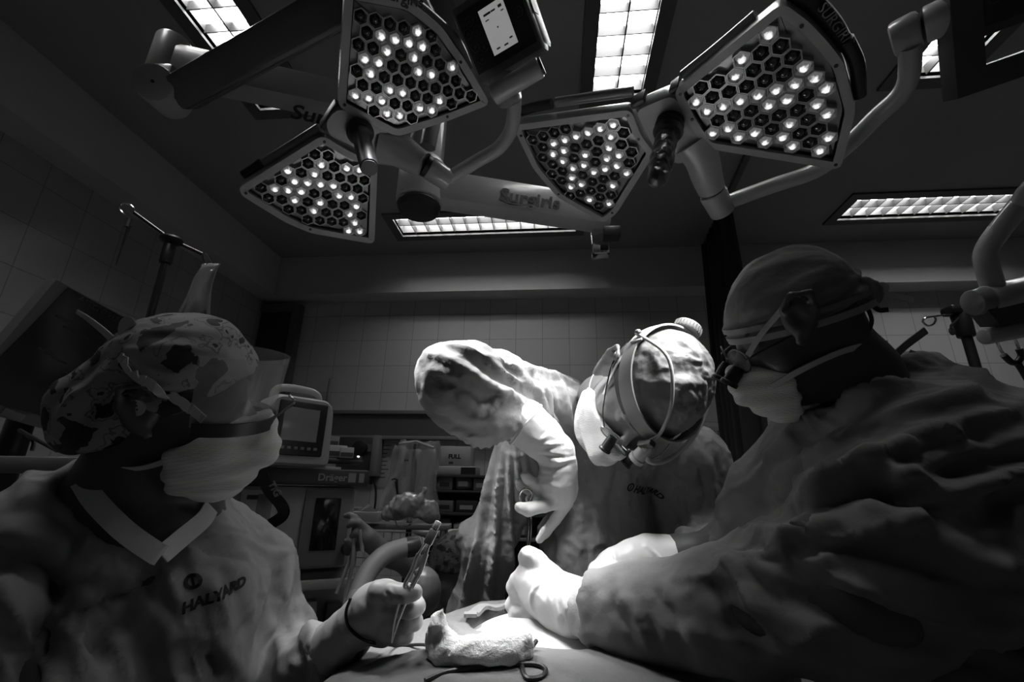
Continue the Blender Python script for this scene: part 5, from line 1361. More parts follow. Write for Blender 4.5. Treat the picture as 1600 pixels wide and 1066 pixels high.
bp = P(214, 638, .655)
tree = BVHTree.FromPolygons([tuple(x) for x in V], [tuple(int(i) for i in q) for q in Fq])
h = tree.ray_cast(Vector(CAM), Vector(nrm(ray(214, 636)))); bp = np.array(h[0]) - FW * .003; RB_ = frame(nrm((np.array(h[1]) if np.array(h[1]) @ FW < 0 else -np.array(h[1])) - 1.2 * ray(214, 636)), RT)
MB().lathe([(.0, .0005), (.0125, .0005), (.0130, .0025), (.0115, .0045), (.009, .0035), (0, .0032)], bp, RB_, 26).build('button', mat('button_pale', .55, .4), pn)
for dx in (-1, 1):
    for dy in (-1, 1): MB().lathe([(.0013, .003), (.0013, .0042), (0, .0042)], bp + RB_ @ A(dx * .0028, dy * .0028, 0), RB_, 8).build('button_hole', m_black, pn)
# mask, straps, shield
make_mask(cn_, Hn, SN * 1.16, pn, m_mask, side=.018, nose=.0, low=-.150)
def on_cap(L, w, m=m_strap, name='mask_strap', lift=.009):
    out = []; nn_ = []
    for q in spline([(x, y, d) for x, y, d in L], 14):
        h = tree.ray_cast(Vector(CAM), Vector(nrm(ray(q[0], q[1]))))
        if h[0] is not None: n_ = np.array(h[1]); n_ = n_ if n_ @ FW < 0 else -n_; out.append(np.array(h[0]) + n_ * lift); nn_.append(n_)
        else: out.append(P(*q)); nn_.append(-FW)
    MB().ribbon(out, w, np.array(nn_), .0016).build(name, m, pn)
on_cap([(198, 556, .68), (215, 580, .67), (250, 605, .66), (285, 628, .66), (318, 656, .66)], .013)
p_ = spline(px3([(166, 727, .68), (205, 733, .665), (250, 724, .665), (300, 700, .675)]), 6)
MB().ribbon(p_, .012, np.array([k - cn_ for k in p_]), .0016).build('mask_strap', m_strap, pn)
p_ = spline(px3([(200, 556, .675), (170, 525, .68), (140, 500, .69), (120, 487, .70)]), 5); MB().ribbon(p_, np.linspace(.012, .006, len(p_)), -FW, .0016).build('strap_tail', m_strap, pn)
p_ = spline(px3([(202, 550, .675), (192, 520, .672), (196, 502, .672), (206, 506, .674), (207, 535, .676)]), 5); MB().ribbon(p_, .011, -FW + RT * .3, .0016).build('strap_bow', m_strap, pn)
# face shield: clear curved sheet with a dark foam edge, attached to the mask
m_film = bpy.data.materials.new('clear_film'); m_film.use_nodes = True
nt = m_film.node_tree; bs = nt.nodes['Principled BSDF']; bs.inputs['Base Color'].default_value = (.8, .8, .8, 1); bs.inputs['Roughness'].default_value = .06
bs.inputs['Alpha'].default_value = .20; bs.inputs['Specular IOR Level'].default_value = 1.0; bs.inputs['Coat Weight'].default_value = 1.0
sh = thing('face_shield', 'clear curved face shield with a dark lower edge worn by the scrub nurse', 'face shield', Ln(0, .13, .0))
rows = []
for z in np.linspace(-.020, .085, 12):
    rows.append([Ln(math.sin(t) * (.090 + .05 * (z + .02)), .050 + math.cos(t) * (.088 + .12 * (z + .02)), z) for t in np.linspace(-1.55, 1.55, 34)])
o = MB().grid(rows).build('visor', m_film, sh, True); sd = o.modifiers.new('thickness', 'SOLIDIFY'); sd.thickness = .0012
rows = []
p_ = [Ln(math.sin(t) * .095, .050 + math.cos(t) * .094, -.022) for t in np.linspace(-1.5, 1.5, 34)]
MB().ribbon(p_, .020, np.array([k - Ln(0, .04, -.022) for k in p_]), .003).build('foam_edge', m_black, sh)
# ------------------------------------------------------------------ equipment around the room
ZV = A(0, 0, 1)
def upright(px, py, d, facing=None):
    """origin and world-upright axes (right, depth, up) of something standing at a surveyed point"""
    o = P(px, py, d); f = nrm((CAM - o) * A(1, 1, 0)) if facing is None else nrm(A(*facing, 0)); return o, np.stack([np.cross(-f, ZV), -f, ZV], 1)
m_shell = mat('device_shell', .42, .45); m_shell2 = mat('device_shell_grey', .22, .45); m_dkgrey = mat('device_dark', .05, .45)
m_paper = mat('paper', .5, .8); m_card = mat('card_box', .40, .8); m_screen = mat('screen_dark', .012, .12)
m_tube = mat('pale_tube', .42, .45); m_screen_dim = mat('screen_glow', .05, .2, emit=.02)

# --- drip stand with bag, left
ps = thing('drip_stand', 'black drip stand with hooked crossbar behind the patterned cap', 'drip stand', P(268, 378, 1.75) * A(1, 1, 0))
top = P(268, 375, 1.75); gx = A(top[0], top[1], 0)
MB().cyl(gx + A(0, 0, .05), top - A(0, 0, .03), .0125, .0125, 16).build('pole', mat('pole_dark_chrome', .12, .2, metal=.9), ps)
MB().cyl(top - A(0, 0, .10), top - A(0, 0, .02), .021, .021, 18, .006).build('collar', m_black, ps)
MB().ell(top, (.04, .04, .018), None).build('hub', m_black, ps)
a, c = PN(208, 331, top, RT * .35 + FW * .9), PN(318, 398, top, RT * .35 + FW * .9)
a = P(210, 332, 1.72); c = P(316, 397, 1.80)
MB().tube([a, top, c], .007, 10).build('crossbar', mat('pole_dark_chrome', .12, .2, metal=.9), ps)
for q, s_ in ((a, -1), (c, 1)):
    lp_ = [q + nrm(c - a) * (.028 * s_ * (1 - math.cos(t))) * .9 + ZV * (-.032 * (1 - math.cos(t)) * .5 * (1 if s_ > 0 else .3) + .022 * math.sin(t) * (-1 if s_ > 0 else 1)) for t in np.linspace(0, 5.2, 22)]
    MB().tube(lp_, .0038, 8).build('hook', m_chrome, ps)
for k in range(5):
    an = k * 2 * math.pi / 5 + .3; e_ = gx + A(.15 * math.cos(an), .15 * math.sin(an), .045)
    MB().tube([gx + A(0, 0, .09), e_], .012, 8).build('leg', m_black, ps); MB().ell(e_ - A(0, 0, .02), (.024, .024, .024)).build('caster', m_black, ps)
cl = P(203, 338, 1.72); o = MB().tube(spline([cl + A(0, 0, -.01), cl + A(0, 0, -.045)], 3), .009, 8).tube([P(202, 352, 1.72), P(192, 382, 1.72), P(181, 414, 1.72)], [.006, .0035, .0015], 8).build('hanging_clamp', m_dkgrey)
tag(o, 'thin dark clamp dangling from the far hook of the drip stand', 'clamp')
m_bag = bpy.data.materials.new('fluid_bag'); m_bag.use_nodes = True
bs = m_bag.node_tree.nodes['Principled BSDF']; bs.inputs['Base Color'].default_value = (.5, .5, .5, 1); bs.inputs['Roughness'].default_value = .15; bs.inputs['Alpha'].default_value = .45; bs.inputs['Specular IOR Level'].default_value = 1
bt = thing('drip_bag', 'clear drip bag hanging from the near hook above the patterned cap', 'drip bag', P(318, 405, 1.80))
def pouch(rows, d, depth, n=18):
    """rows: (left x, right x, y) pixel spans -> closed soft bag"""
    R_ = []
    for k, (xl, xr, y) in enumerate(rows):
        a = P(xl, y, d); b = P(xr, y, d); m = (a + b) / 2; h = (b - a) / 2; w = depth * (math.sin(math.pi * (k + .35) / (len(rows))) * .9 + .12)
        R_.append([m + h * math.cos(t) + FW * w * math.sin(t) * (1 + .25 * math.sin(3 * t + k)) for t in np.arange(n) / n * 2 * math.pi])
    mb = MB().grid(R_, True); L_ = len(mb.v); mb.f.append(list(range(n))[::-1]); mb.f.append(list(range(L_ - n, L_))); return mb
rows = [(314, 345, 412), (314, 340, 418), (308, 335, 430), (302, 331, 445), (296, 328, 460), (288, 327, 475), (278, 327, 490), (268, 328, 505), (262, 330, 520), (262, 330, 545)]
pouch(rows, 1.80, .035).build('bag', m_bag, bt, True)
pouch([(298, 326, 463), (290, 325, 475), (284, 325, 490), (276, 326, 505), (270, 327, 540)], 1.797, .030).build('label', mat('bag_label', .07, .5, vary=.8, vscale=90), bt, True)

# --- wall-side monitor and its cart, left border
nm = nrm(A(1, -.28, -.30)); c0 = P(90, 560, 1.30)
def mq(px, py, h=0): return PN(px, py, c0, nm) + nm * h
mo = thing('monitor', 'large dark monitor with pale bezel beside the tiled wall behind the patterned cap', 'monitor', mq(75, 600))
cor = [(88, 437), (246, 524), (150, 694), (-75, 630)]
def slab(cor, h0, h1): 
    v = [mq(x, y, h) for h in (h0, h1) for x, y in cor]; return MB().add(v, [(3, 2, 1, 0), (4, 5, 6, 7)] + [(i, (i + 1) % 4, 4 + (i + 1) % 4, 4 + i) for i in range(4)])
slab(cor, -.05, 0).build('casing', mat('monitor_casing', .16, .4), mo, False)
slab([(106, 449), (240, 522), (152, 672), (-58, 618)], .0005, .004).build('screen', m_screen, mo, False)
xa = mq(180, 500) - mq(112, 460); ya = mq(95, 470) - mq(112, 460) ; ya = mq(112, 455) - mq(104, 466)
text('screen_text', 'ASTCN1937', .022, mq(119, 468, .005), xa, ya, mat('screen_text', .05, .5), mo)
for k, (x, y, w) in enumerate([(100, 500, .05), (118, 520, .07), (70, 548, .04), (85, 560, .06), (110, 585, .05)]): MB().box(mq(x, y, .005), (w, .006, .001), frame(nm, xa)).build('screen_mark', mat('screen_mark', .025, .5), mo, False)
MB().box(mq(20, 648, .004), (.05, .020, .004), frame(nm, xa), .002).build('badge', mat('badge', .22, .4), mo)
bb = mq(40, 690, -.06); MB().cyl(bb + A(0, 0, .1), A(bb[0], bb[1], .92), .03, .04, 16).build('stand', m_black, mo)
cart = thing('equipment_cart', 'pale equipment cart with a keyboard shelf at the left border behind the nurse', 'cart', A(-1.45, 1.15, 0))
s0 = P(-40, 712, 1.05); s1 = P(156, 735, 1.00)
xx = nrm((s1 - s0) * A(1, 1, 0)); RC_ = frame(ZV, xx)
zt = P(80, 712, 1.02)[2]; mid = (s0 + s1) / 2
MB().box(A(mid[0], mid[1], zt - .02) + RC_[:, 1] * .12, (.42, .28, .035), RC_, .008).build('shelf', m_shell2, cart)
MB().box(A(mid[0], mid[1], zt - .16) + RC_[:, 1] * .14, (.40, .24, .02), RC_, .005).build('shelf', m_shell2, cart)
MB().box(A(mid[0], mid[1], .50) + RC_[:, 1] * .16, (.38, .22, .78), RC_, .01).build('cabinet', m_dkgrey, cart)
for sx in (-.19, .19): MB().box(A(mid[0], mid[1], (zt + .05) / 2) + RC_[:, 0] * sx + RC_[:, 1] * .26, (.03, .03, zt - .05), RC_).build('post', m_shell2, cart, False)
for sx in (-.16, .16):
    for sy in (.06, .24): MB().ell(A(mid[0], mid[1], .05) + RC_[:, 0] * sx + RC_[:, 1] * sy, (.05, .02, .05)).build('caster', m_black, cart)
MB().cyl(P(153, 736, .99), P(160, 716, .99), .010, .010, 10).build('latch', m_chrome, cart)
for pts in ([(40, 678, 1.05), (52, 690, 1.04), (50, 704, 1.03)], [(30, 672, 1.06), (62, 690, 1.03), (90, 705, 1.02)]):
    o = MB().tube(spline(px3(pts), 6), .004, 8).build('cable', m_black); tag(o, ['black cable drooping behind the cart shelf', 'longer black cable trailing along the cart shelf'][pts[0][0] == 30], 'cable')

# --- anaesthetic machine with patient monitor on top
fac = nrm(A(.55, -.83, 0))
oA = P(478, 745, 1.62); RA_ = np.stack([np.cross(ZV, -fac) * -1, -fac, ZV], 1); RA_[:, 0] = np.cross(-fac, ZV); 
am = thing('anaesthetic_machine', 'pale anaesthetic machine with dark lettered top deck behind the nurse shoulder', 'anaesthetic machine', A(oA[0], oA[1], 0))
def La(x, y, z): return oA + RA_ @ A(x, y, z)
zf = -oA[2]
MB().box(La(-.02, .16, .0), (.46, .40, .055), RA_, .008).build('top_deck', m_dkgrey, am)
MB().box(La(-.02, .17, -.165), (.40, .34, .27), RA_, .02).build('body', m_shell, am)
MB().box(La(-.02, .20, -.52), (.42, .30, .42), RA_, .02).build('lower_body', m_shell2, am)
MB().box(La(-.02, .18, zf + .16), (.50, .44, .16), RA_, .02).build('base', m_dkgrey, am)
for sx in (-.2, .17):
    for sy in (.02, .34): MB().ell(La(sx, sy, zf + .045), (.045, .03, .045)).build('caster', m_black, am)
    MB().box(La(sx, .2, (-.72 + zf + .24) / 2), (.04, .30, abs(zf + .24 + .72)), RA_).build('column', m_shell2, am, False)
sc_ = MB().box(La(.085, -.004, -.165), (.155, .012, .25), RA_, .004).build('control_screen', m_shell2, am)
MB().box(La(.085, -.012, -.155), (.085, .006, .17), RA_, .003).build('display', m_screen, sc_)
MB().cyl(La(.165, -.02, -.235), La(.165, -.055, -.235), .022, .020, 22, .004).build('dial', m_dkgrey, am)
fl = MB().box(La(-.13, -.004, -.15), (.12, .014, .21), RA_, .006).build('flow_panel', mat('panel_light', .55, .4), am)
MB().box(La(-.115, -.013, -.13), (.045, .006, .14), RA_, .003).build('flow_tube', mat('flow_tube', .20, .15), fl)
MB().box(La(-.145, -.013, -.07), (.05, .004, .014), RA_).build('caption', m_black, fl, False)
MB().box(La(-.155, -.013, -.225), (.05, .005, .03), RA_, .002).build('display', m_black, fl)
MB().cyl(La(-.07, -.01, -.19), La(-.07, -.075, -.19), .014, .017, 18, .004).build('knob', m_dkgrey, am)
MB().cyl(La(-.21, -.02, -.19), La(-.21, -.02, -.09), .030, .034, 20, .01).build('vaporiser', m_dkgrey, am)
text('lettering', 'Dräger', .034, La(.035, -.0405, -.012), RA_[:, 0], ZV, mat('lettering_pale', .30, .5), am, bold=.0006)
for x, w in ((.150, .026), (.183, .018)): MB().box(La(x, -.0405, .0), (w, .002, .032), RA_).build('badge', mat('badge_pale', .25, .5), am, False)
MB().box(La(.02, -.01, -.345), (.40, .03, .03), RA_, .005).build('work_shelf', m_shell, am)
MB().box(La(-.05, .03, -.46), (.07, .03, .20), RA_, .008).build('bellows_window', mat('bellows', .30, .2), am)
for k, (x, z, w, h) in enumerate([(.07, -.42, .05, .05), (.10, -.50, .07, .05), (.06, -.57, .06, .035), (.15, -.45, .05, .09)]): MB().box(La(x, .02, z), (w, .05, h), RA_, .006).build('module', [m_shell2, m_dkgrey][k % 2], am)
MB().box(La(-.02, -.01, -.70), (.46, .24, .03), RA_, .006).build('lower_shelf', m_shell2, am)
# absorber bits, bowls on the lower shelf
for k, (x, y, z, r, h) in enumerate([(-.05, -.08, -.685, .055, .055), (.07, -.07, -.685, .045, .04), (.16, -.06, -.685, .03, .05)]):
    o = MB().lathe([(0, 0), (r * .85, 0), (r, h), (r * .93, h), (r * .8, .006), (0, .006)], La(x, y, z), np.eye(3), 24).build('bowl', m_dkgrey)
    tag(o, ['wide dark bowl on the lower shelf of the anaesthetic machine', 'middle-sized dark bowl on the lower shelf of the anaesthetic machine', 'small dark cup at the end of the lower machine shelf'][k], 'bowl', 'bowls on the machine shelf')
# patient monitor
pmn = thing('patient_monitor', 'pale portable patient monitor with dark screen standing on the anaesthetic machine', 'patient monitor', La(-.02, .1, .03))
Fm = nrm(A(.78, -.62, 0)); RM_ = np.stack([np.cross(-Fm, ZV), -Fm, ZV], 1); om = P(468, 682, 1.56)
om[2] = oA[2] + .028 + .118
def Lq(x, y, z): return om + RM_ @ A(x, y, z)
prof = [(-.115, -.115), (.115, -.115), (.122, -.09), (.115, .085), (.09, .118), (-.09, .118), (-.115, .085), (-.122, -.09)]
RP_ = np.stack([RM_[:, 0], RM_[:, 2], -RM_[:, 1]], 1)
mb = MB(); n = len(prof); ringz = [(.92, .0), (1.0, -.02), (1.0, -.12), (.86, -.17)]
v = [om + RP_ @ A(x * s_, z * s_, zz) for s_, zz in ringz for x, z in rounded(prof, .02, 4)]
n = len(rounded(prof, .02, 4)); mb.add(v, [(k * n + i, k * n + (i + 1) % n, (k + 1) * n + (i + 1) % n, (k + 1) * n + i) for k in range(3) for i in range(n)] + [list(range(n))[::-1], list(range(3 * n, 4 * n))])
mb.build('casing', m_shell, pmn)
MB().box(Lq(.0, -.004, .008), (.165, .012, .18), RM_, .008).build('bezel', m_black, pmn)
MB().box(Lq(-.006, -.011, .020), (.12, .004, .11), RM_, .002).build('screen', m_screen_dim, pmn)
for k in range(6): MB().box(Lq(-.055 + .022 * k, -.011, -.058), (.012, .004, .009), RM_, .001).build('button', m_shell2, pmn)
MB().tube(spline([Lq(-.08, .08, .10), Lq(-.07, .08, .145), Lq(0, .08, .155), Lq(.07, .08, .145), Lq(.08, .08, .10)], 5), .014, 10).build('carry_handle', m_shell, pmn)
MB().box(Lq(-.121, .07, -.01), (.008, .085, .13), RM_, .004).build('side_panel', m_shell2, pmn)
for k, (y, z) in enumerate([(.05, .03), (.09, .0), (.06, -.05)]): MB().cyl(Lq(-.122, y, z), Lq(-.133, y, z), .009, .008, 14).build('socket', m_dkgrey, pmn)
hk = MB().tube(spline([Lq(-.122, .09, .06), Lq(-.16, .05, .055), Lq(-.17, .02, .02), Lq(-.14, .03, .0)], 6), .005, 8).build('cable_hook', m_tube, pmn)
# lanyard strap
lp_ = px3([(425, 640, 1.46), (418, 665, 1.44), (410, 700, 1.43), (408, 735, 1.43), (420, 765, 1.42), (440, 790, 1.41), (442, 805, 1.41), (425, 818, 1.42), (405, 830, 1.43), (396, 850, 1.44)])
p_ = spline(lp_, 6); ly = thing('lanyard_strap', 'black strap with pale letters hanging from the patient monitor', 'strap', p_[0])
MB().ribbon(p_, .034, -FW + RT * .3, .004).build('webbing', m_black, ly)
MB().tube(spline(px3([(424, 642, 1.455), (432, 650, 1.45), (446, 640, 1.45), (460, 628, 1.45), (452, 618, 1.46)]), 5), .004, 8).build('clip', m_chrome, ly)
wd = nrm(P(436, 786, 1.40) - P(421, 757, 1.40)); text('lettering', 'TIG', .030, P(419, 756, 1.404), wd, nrm(np.cross(-FW, wd)), mat('lettering_pale', .30, .5), ly, bold=.001)
# boxes on the machine deck and beside
for k, (px, py, d, s_, m_, lb) in enumerate([
    (525, 706, 1.80, (.075, .06, .045), m_card, 'pale carton lying on the deck beside the patient monitor'), (541, 708, 1.80, (.05, .06, .04), m_card, 'small pale carton at the outer end of the deck cartons'),
    (513, 690, 1.88, (.08, .06, .04), m_shell2, 'grey printed pack behind the deck cartons'), (519, 735, 1.66, (.055, .05, .022), m_paper, 'little white tub in front of the dark deck edge')]):
    o_, R_ = upright(px, py, d, (.5, -.86)); o = MB().box(o_, s_, R_, .003).build('carton', m_); tag(o, lb, 'box', 'cartons on the machine deck')
    MB().box(o_ + R_ @ A(0, -s_[1] / 2 - .0008, -s_[2] * .2), (s_[0] * .9, .001, s_[2] * .4), R_).build('printed_band', m_dkgrey, o, False)
dk = P(530, 722, 1.82); o = MB().box(dk, (.16, .12, .012), RA_, .003).build('side_tray', m_dkgrey, am)

# --- back wall: suction panel, cable, notices
o_ = PY(563, 718, YW - .04); wp = thing('wall_panel', 'dark wall panel with pale side rail and tiny indicator light', 'wall panel', o_)
a = PY(531, 683, YW - .05); c = PY(588, 757, YW - .05)
MB().box2((a[0], YW - .06, c[2]), (c[0] - .04, YW - .001, a[2]), .006).build('plate', m_dkgrey, wp)
MB().box2((c[0] - .045, YW - .085, c[2] + .05), (c[0] + .005, YW - .001, a[2] + .01), .004).build('side_rail', m_shell2, wp)
MB().cyl(A(o_[0] - .0, YW - .062, o_[2] + .07), A(o_[0], YW - .09, o_[2] + .07), .055, .05, 24, .006).build('gauge', m_black, wp)
MB().box2((o_[0] + .02, YW - .066, o_[2] + .05), (o_[0] + .085, YW - .06, o_[2] + .10)).build('caption', mat('badge', .22, .4), wp, False)
MB().box2((o_[0] - .01, YW - .066, o_[2] - .13), (o_[0] + .05, YW - .06, o_[2] - .10)).build('caption', mat('badge', .22, .4), wp, False)
MB().ell(PY(560, 713, YW - .075), (.009, .009, .009)).build('indicator', mat('indicator_lit', .8, .3, emit=1.6), wp)
cbz = [PY(x, y, YW - .05) for x, y in [(581, 690), (584, 705), (586, 725), (583, 745), (587, 765), (586, 790), (580, 815)]]
o = MB().tube(spline(cbz, 6), .007, 8).build('cable', m_black); tag(o, 'black cable hanging down the back wall beside the dark panel', 'cable')
for k, (x0, y0, x1, y1) in enumerate([(596, 690, 618, 762), (622, 694, 640, 740)]):
    a, c = PY(x0, y0, YW - .004), PY(x1, y1, YW - .004); o = MB().box2((a[0], YW - .005, c[2]), (c[0], YW - .001, a[2])).build('notice', mat('notice_paper', .36, .8)); tag(o, ['pinned paper notice on the tiles nearest the dark wall panel', 'pinned paper notice partly behind the hanging clear bag'][k], 'notice', 'paper notices on the wall')
    rr = random.Random(k)
    for j in range(9): 
        z = a[2] - .03 - j * .026; MB().box2((a[0] + .012, YW - .0056, z), (a[0] + (.03 + rr.random() * .05), YW - .005, z + .006)).build('text_line', m_dkgrey, o, False)

# --- hanging clear bag and crumpled pack on a hook stand
m_poly = bpy.data.materials.new('clear_poly'); m_poly.use_nodes = True
bs = m_poly.node_tree.nodes['Principled BSDF']; bs.inputs['Base Color'].default_value = (.55, .55, .55, 1); bs.inputs['Roughness'].default_value = .2; bs.inputs['Alpha'].default_value = .38; bs.inputs['Specular IOR Level'].default_value = .9
rows = []
N_ = 26
def bag_row(xl, xr, y, d, k): 
    out = []
    for i in range(N_):
        t = i / (N_ - 1); p = P(xl + (xr - xl) * t, y + 8 * t * (1 if k == 0 else .3), d); out.append(p - FW * (.05 * math.sin(math.pi * t) + .010 * math.sin(t * 19 + k * .9) + .006 * math.sin(t * 37 - k * 1.7)))
    return out
sp_ = [(618, 681, 694), (613, 682, 705), (612, 683, 718), (611, 682, 731), (608, 678, 744), (603, 676, 757), (598, 676, 770), (594, 678, 783), (590, 680, 796), (586, 680, 806)]
pb = MB().grid([bag_row(a, b_, y, 1.95, k) for k, (a, b_, y) in enumerate(sp_)]); pb.grid([[p + FW * .10 for p in bag_row(a, b_, y, 1.95, k + 3)] for k, (a, b_, y) in enumerate(sp_)])
hb = thing('plastic_bag', 'large clear plastic bag hanging open behind the drip forceps', 'bag', P(640, 700, 1.95))
hb['label'] = 'large clear plastic bag hanging in front of the wall notices'
o = pb.build('film', m_poly, hb, True); sd = o.modifiers.new('thickness', 'SOLIDIFY'); sd.thickness = .001
MB().box(P(635, 719.5, 1.90), (.016, .003, .007), None).build('seal_spot', m_dkgrey, hb, False)
MB().tube(px3([(619, 752, 1.90), (621, 770, 1.90), (623, 790, 1.90)]), [.006, .005, .003], 8).tube(px3([(612, 750, 1.90), (617, 748, 1.90), (622, 751, 1.90)]), .004, 8).build('hanging_stem', m_black, hb)
MB().tube(px3([(623, 694, 1.97), (650, 690, 1.99), (678, 700, 1.97)]), .006, 8).build('rim_wire', m_tube, hb)
pst = P(650, 694, 2.02); MB().cyl(A(pst[0], pst[1], .0), A(pst[0], pst[1], pst[2]), .012, .012, 12).build('hanger_pole', m_dkgrey, hb)
MB().cyl(A(pst[0], pst[1], .0), A(pst[0], pst[1], .03), .09, .08, 24).build('hanger_base', m_dkgrey, hb)
s = S(); s.chain(px3([(606, 807, 1.75), (630, 792, 1.75), (655, 778, 1.75)]), [.022, .034, .020], .02); s.chain(px3([(650, 790, 1.76), (668, 800, 1.76), (676, 806, 1.76)]), [.034, .03, .015], .02); s.chain(px3([(656, 778, 1.75), (663, 766, 1.76)]), [.012, .010], .01)
lo, hi = s.bounds(); V, Fq = polygonize(s, lo, hi, .005); V += vnormals(V, Fq) * (.02 * crumple(V, 14, 4, octs=4))[:, None]
o = link_mesh('foil_pack', V, Fq, mat('crumpled_pack', .38, .22, spec=.9, vary=.5, vscale=22)); tag(o, 'crumpled clear and white pack lying below the hanging plastic bag', 'pack')
o = MB().tube(spline(px3([(617, 812, 1.74), (622, 822, 1.74), (634, 824, 1.74), (642, 818, 1.74)]), 6), .0028, 8).build('pale_tubing', m_tube); tag(o, 'short loop of pale tubing under the crumpled pack', 'tubing')
# trolley below it
tr_ = thing('trolley', 'wire trolley with a white tray top standing behind the grey breathing hose', 'trolley', P(600, 820, 1.85) * A(1, 1, 0))
o_, R_ = upright(600, 818, 1.85, (.1, -1)); z = o_[2]
MB().box(o_ + A(.05, .03, -.01), (.42, .12, .02), R_, .004).build('tray_top', m_shell2, tr_)
for sx in (-.17, .24):
    for sy in (.0, .06): MB().cyl(A(o_[0] + sx, o_[1] + sy, .0), A(o_[0] + sx, o_[1] + sy, z - .02), .010, .010, 10).build('leg', m_steel, tr_)
wb = MB()
for k in range(12): wb.tube([o_ + A(-.16 + .034 * k, -.02, -.03), o_ + A(-.16 + .034 * k, -.02, -.16)], .0018, 5)
for k in range(5): wb.tube([o_ + A(-.16, -.02, -.03 - .032 * k), o_ + A(.22, -.02, -.03 - .032 * k)], .0018, 5)
wb.build('wire_side', m_steel, tr_)
o2, R2_ = upright(572, 807, 1.80, (.1, -1)); o = MB().box(o2, (.11, .08, .035), R2_, .003).build('tissue_box', m_paper); tag(o, 'white open tissue box on the trolley left of the crumpled pack', 'box')
MB().add([o2 + A(-.03, 0, .017), o2 + A(.0, .01, .045), o2 + A(.02, -.01, .04), o2 + A(.045, .0, .017)], [(0, 1, 2), (0, 2, 3)]).build('tissue', m_paper, o, False)
o = MB().box(P(546, 812, 1.9), (.09, .08, .10), R2_, .012).build('suction_unit', m_shell2); tag(o, 'small grey suction unit with round dial behind the bare hand', 'device')

# --- stocked shelf unit behind the surgeon
o_, R_ = upright(712, 745, 2.75, (.05, -1)); sh_ = thing('shelf_unit', 'dark stocked shelf unit against the back wall behind the vertical gown folds', 'shelf unit', A(o_[0], o_[1], 0))
def Ls(px, py, dy=0): return PY(px, py, o_[1] + dy)
x0, x1 = Ls(676, 745)[0], Ls(676, 745)[0] + .80
for k, yy in enumerate((742, 766, 801, 838)):
    z = Ls(700, yy)[2]; MB().box2((x0, o_[1], z - .015), (x1, o_[1] + .26, z), .002).build('shelf', [m_dkgrey, m_dkgrey, m_dkgrey, m_shell2][k], sh_)
for x in (x0, x1): MB().box2((x - .012, o_[1], .0), (x + .012, o_[1] + .26, Ls(700, 742)[2])).build('side_panel', m_dkgrey, sh_, False)
MB().box2((x0, o_[1] + .24, 0), (x1, o_[1] + .255, Ls(700, 742)[2])).build('back_panel', m_black, sh_, False)
zt = Ls(700, 742)[2]
fb = Ls(712, 724); o = MB().box2((Ls(684, 700)[0], o_[1] + .03, zt + .055), (Ls(684, 700)[0] + .20, o_[1] + .18, zt + .055 + .115), .004).build('carton', mat('carton_full', .42, .7)); tag(o, 'pale printed carton marked FULL topmost on the shelf unit', 'box')
text('lettering', 'FULL', .036, (Ls(699, 713)[0], o_[1] + .0285, Ls(699, 716)[2]), (1, 0, 0), ZV, m_ink, o, bold=.0015)
MB().box2((Ls(700, 713)[0], o_[1] + .029, Ls(700, 725)[2]), (Ls(707, 713)[0], o_[1] + .03, Ls(700, 721)[2])).build('printed_block', m_dkgrey, o, False)
o = MB().box2((Ls(683, 700)[0], o_[1] + .02, zt + .001), (Ls(683, 700)[0] + .24, o_[1] + .20, zt + .052), .004).build('supply_box', m_card); tag(o, 'flat pale supply box under the FULL carton', 'box')
MB().box2((Ls(719, 735)[0], o_[1] + .018, zt + .006), (Ls(742, 735)[0], o_[1] + .0205, zt + .045)).build('dark_end', m_black, o, False)
rr = random.Random(11); cnt = 0
NM = ['pale pack', 'grey pouch', 'white box', 'clear tub', 'dark packet', 'striped pack']
POS = ['at the near end', 'second from the near end', 'third along', 'fourth along', 'fifth along', 'at the far end']
for row, yy, hmax, shelf_word in ((1, 766, .09, 'second shelf'), (2, 801, .08, 'third shelf'), (3, 838, .10, 'lowest shelf')):
    z = Ls(700, yy)[2] + .001; x = x0 + .02
    for k in range(5):
        w = .07 + rr.random() * .06; h = hmax * (.55 + .45 * rr.random()); kind = rr.randrange(6)
        if x + w > x1 - .02: break
        mt = [m_card, m_shell2, m_paper, mat('clear_tub', .25, .15), m_dkgrey, m_shell2][kind]
        if kind in (0, 1):
            s = S(); s.box((x + w / 2, o_[1] + .09, z + h / 2), (w, .10, h), None, .02); lo, hi = s.bounds(); V, Fq = polygonize(s, lo, hi, .008); V += vnormals(V, Fq) * (.006 * crumple(V, 22, k))[:, None]; V[:, 2] = np.maximum(V[:, 2], z)
            o = link_mesh('supply_pack', V, Fq, mt)
        else: o = MB().box2((x, o_[1] + .03, z), (x + w, o_[1] + .15, z + h), .005).build('supply_box', mt)
        MB().box2((x + w * .2, o_[1] + .027, z + h * .25), (x + w * .8, o_[1] + .0295, z + h * .6)).build('label_patch', m_paper if kind in (1, 4, 5) else m_dkgrey, o, False)
        tag(o, f'{NM[kind]} on the {shelf_word} behind the gown, {POS[k]}', 'supplies', f'supplies on the {shelf_word}')
        x += w + .015
o = MB().tube(spline(px3([(648, 828, 2.3), (665, 833, 2.3), (700, 834, 2.3), (742, 832, 2.3)]), 5), [*np.linspace(.018, .022, 16)], 10).build('rolled_sheet', m_paper); tag(o, 'white rolled sheet lying in front of the lowest shelf behind the forceps tip', 'sheet')
rs = P(695, 838, 2.3); o = MB().box(A(rs[0], rs[1] + .03, rs[2] - .032), (.36, .16, .02), None, .003).build('side_table', m_dkgrey); tag(o, 'narrow dark side table under the white rolled sheet', 'table')
MB().box(A(rs[0], rs[1] + .03, (rs[2] - .042) / 2), (.30, .10, rs[2] - .043)).build('pedestal', m_black, o, False)

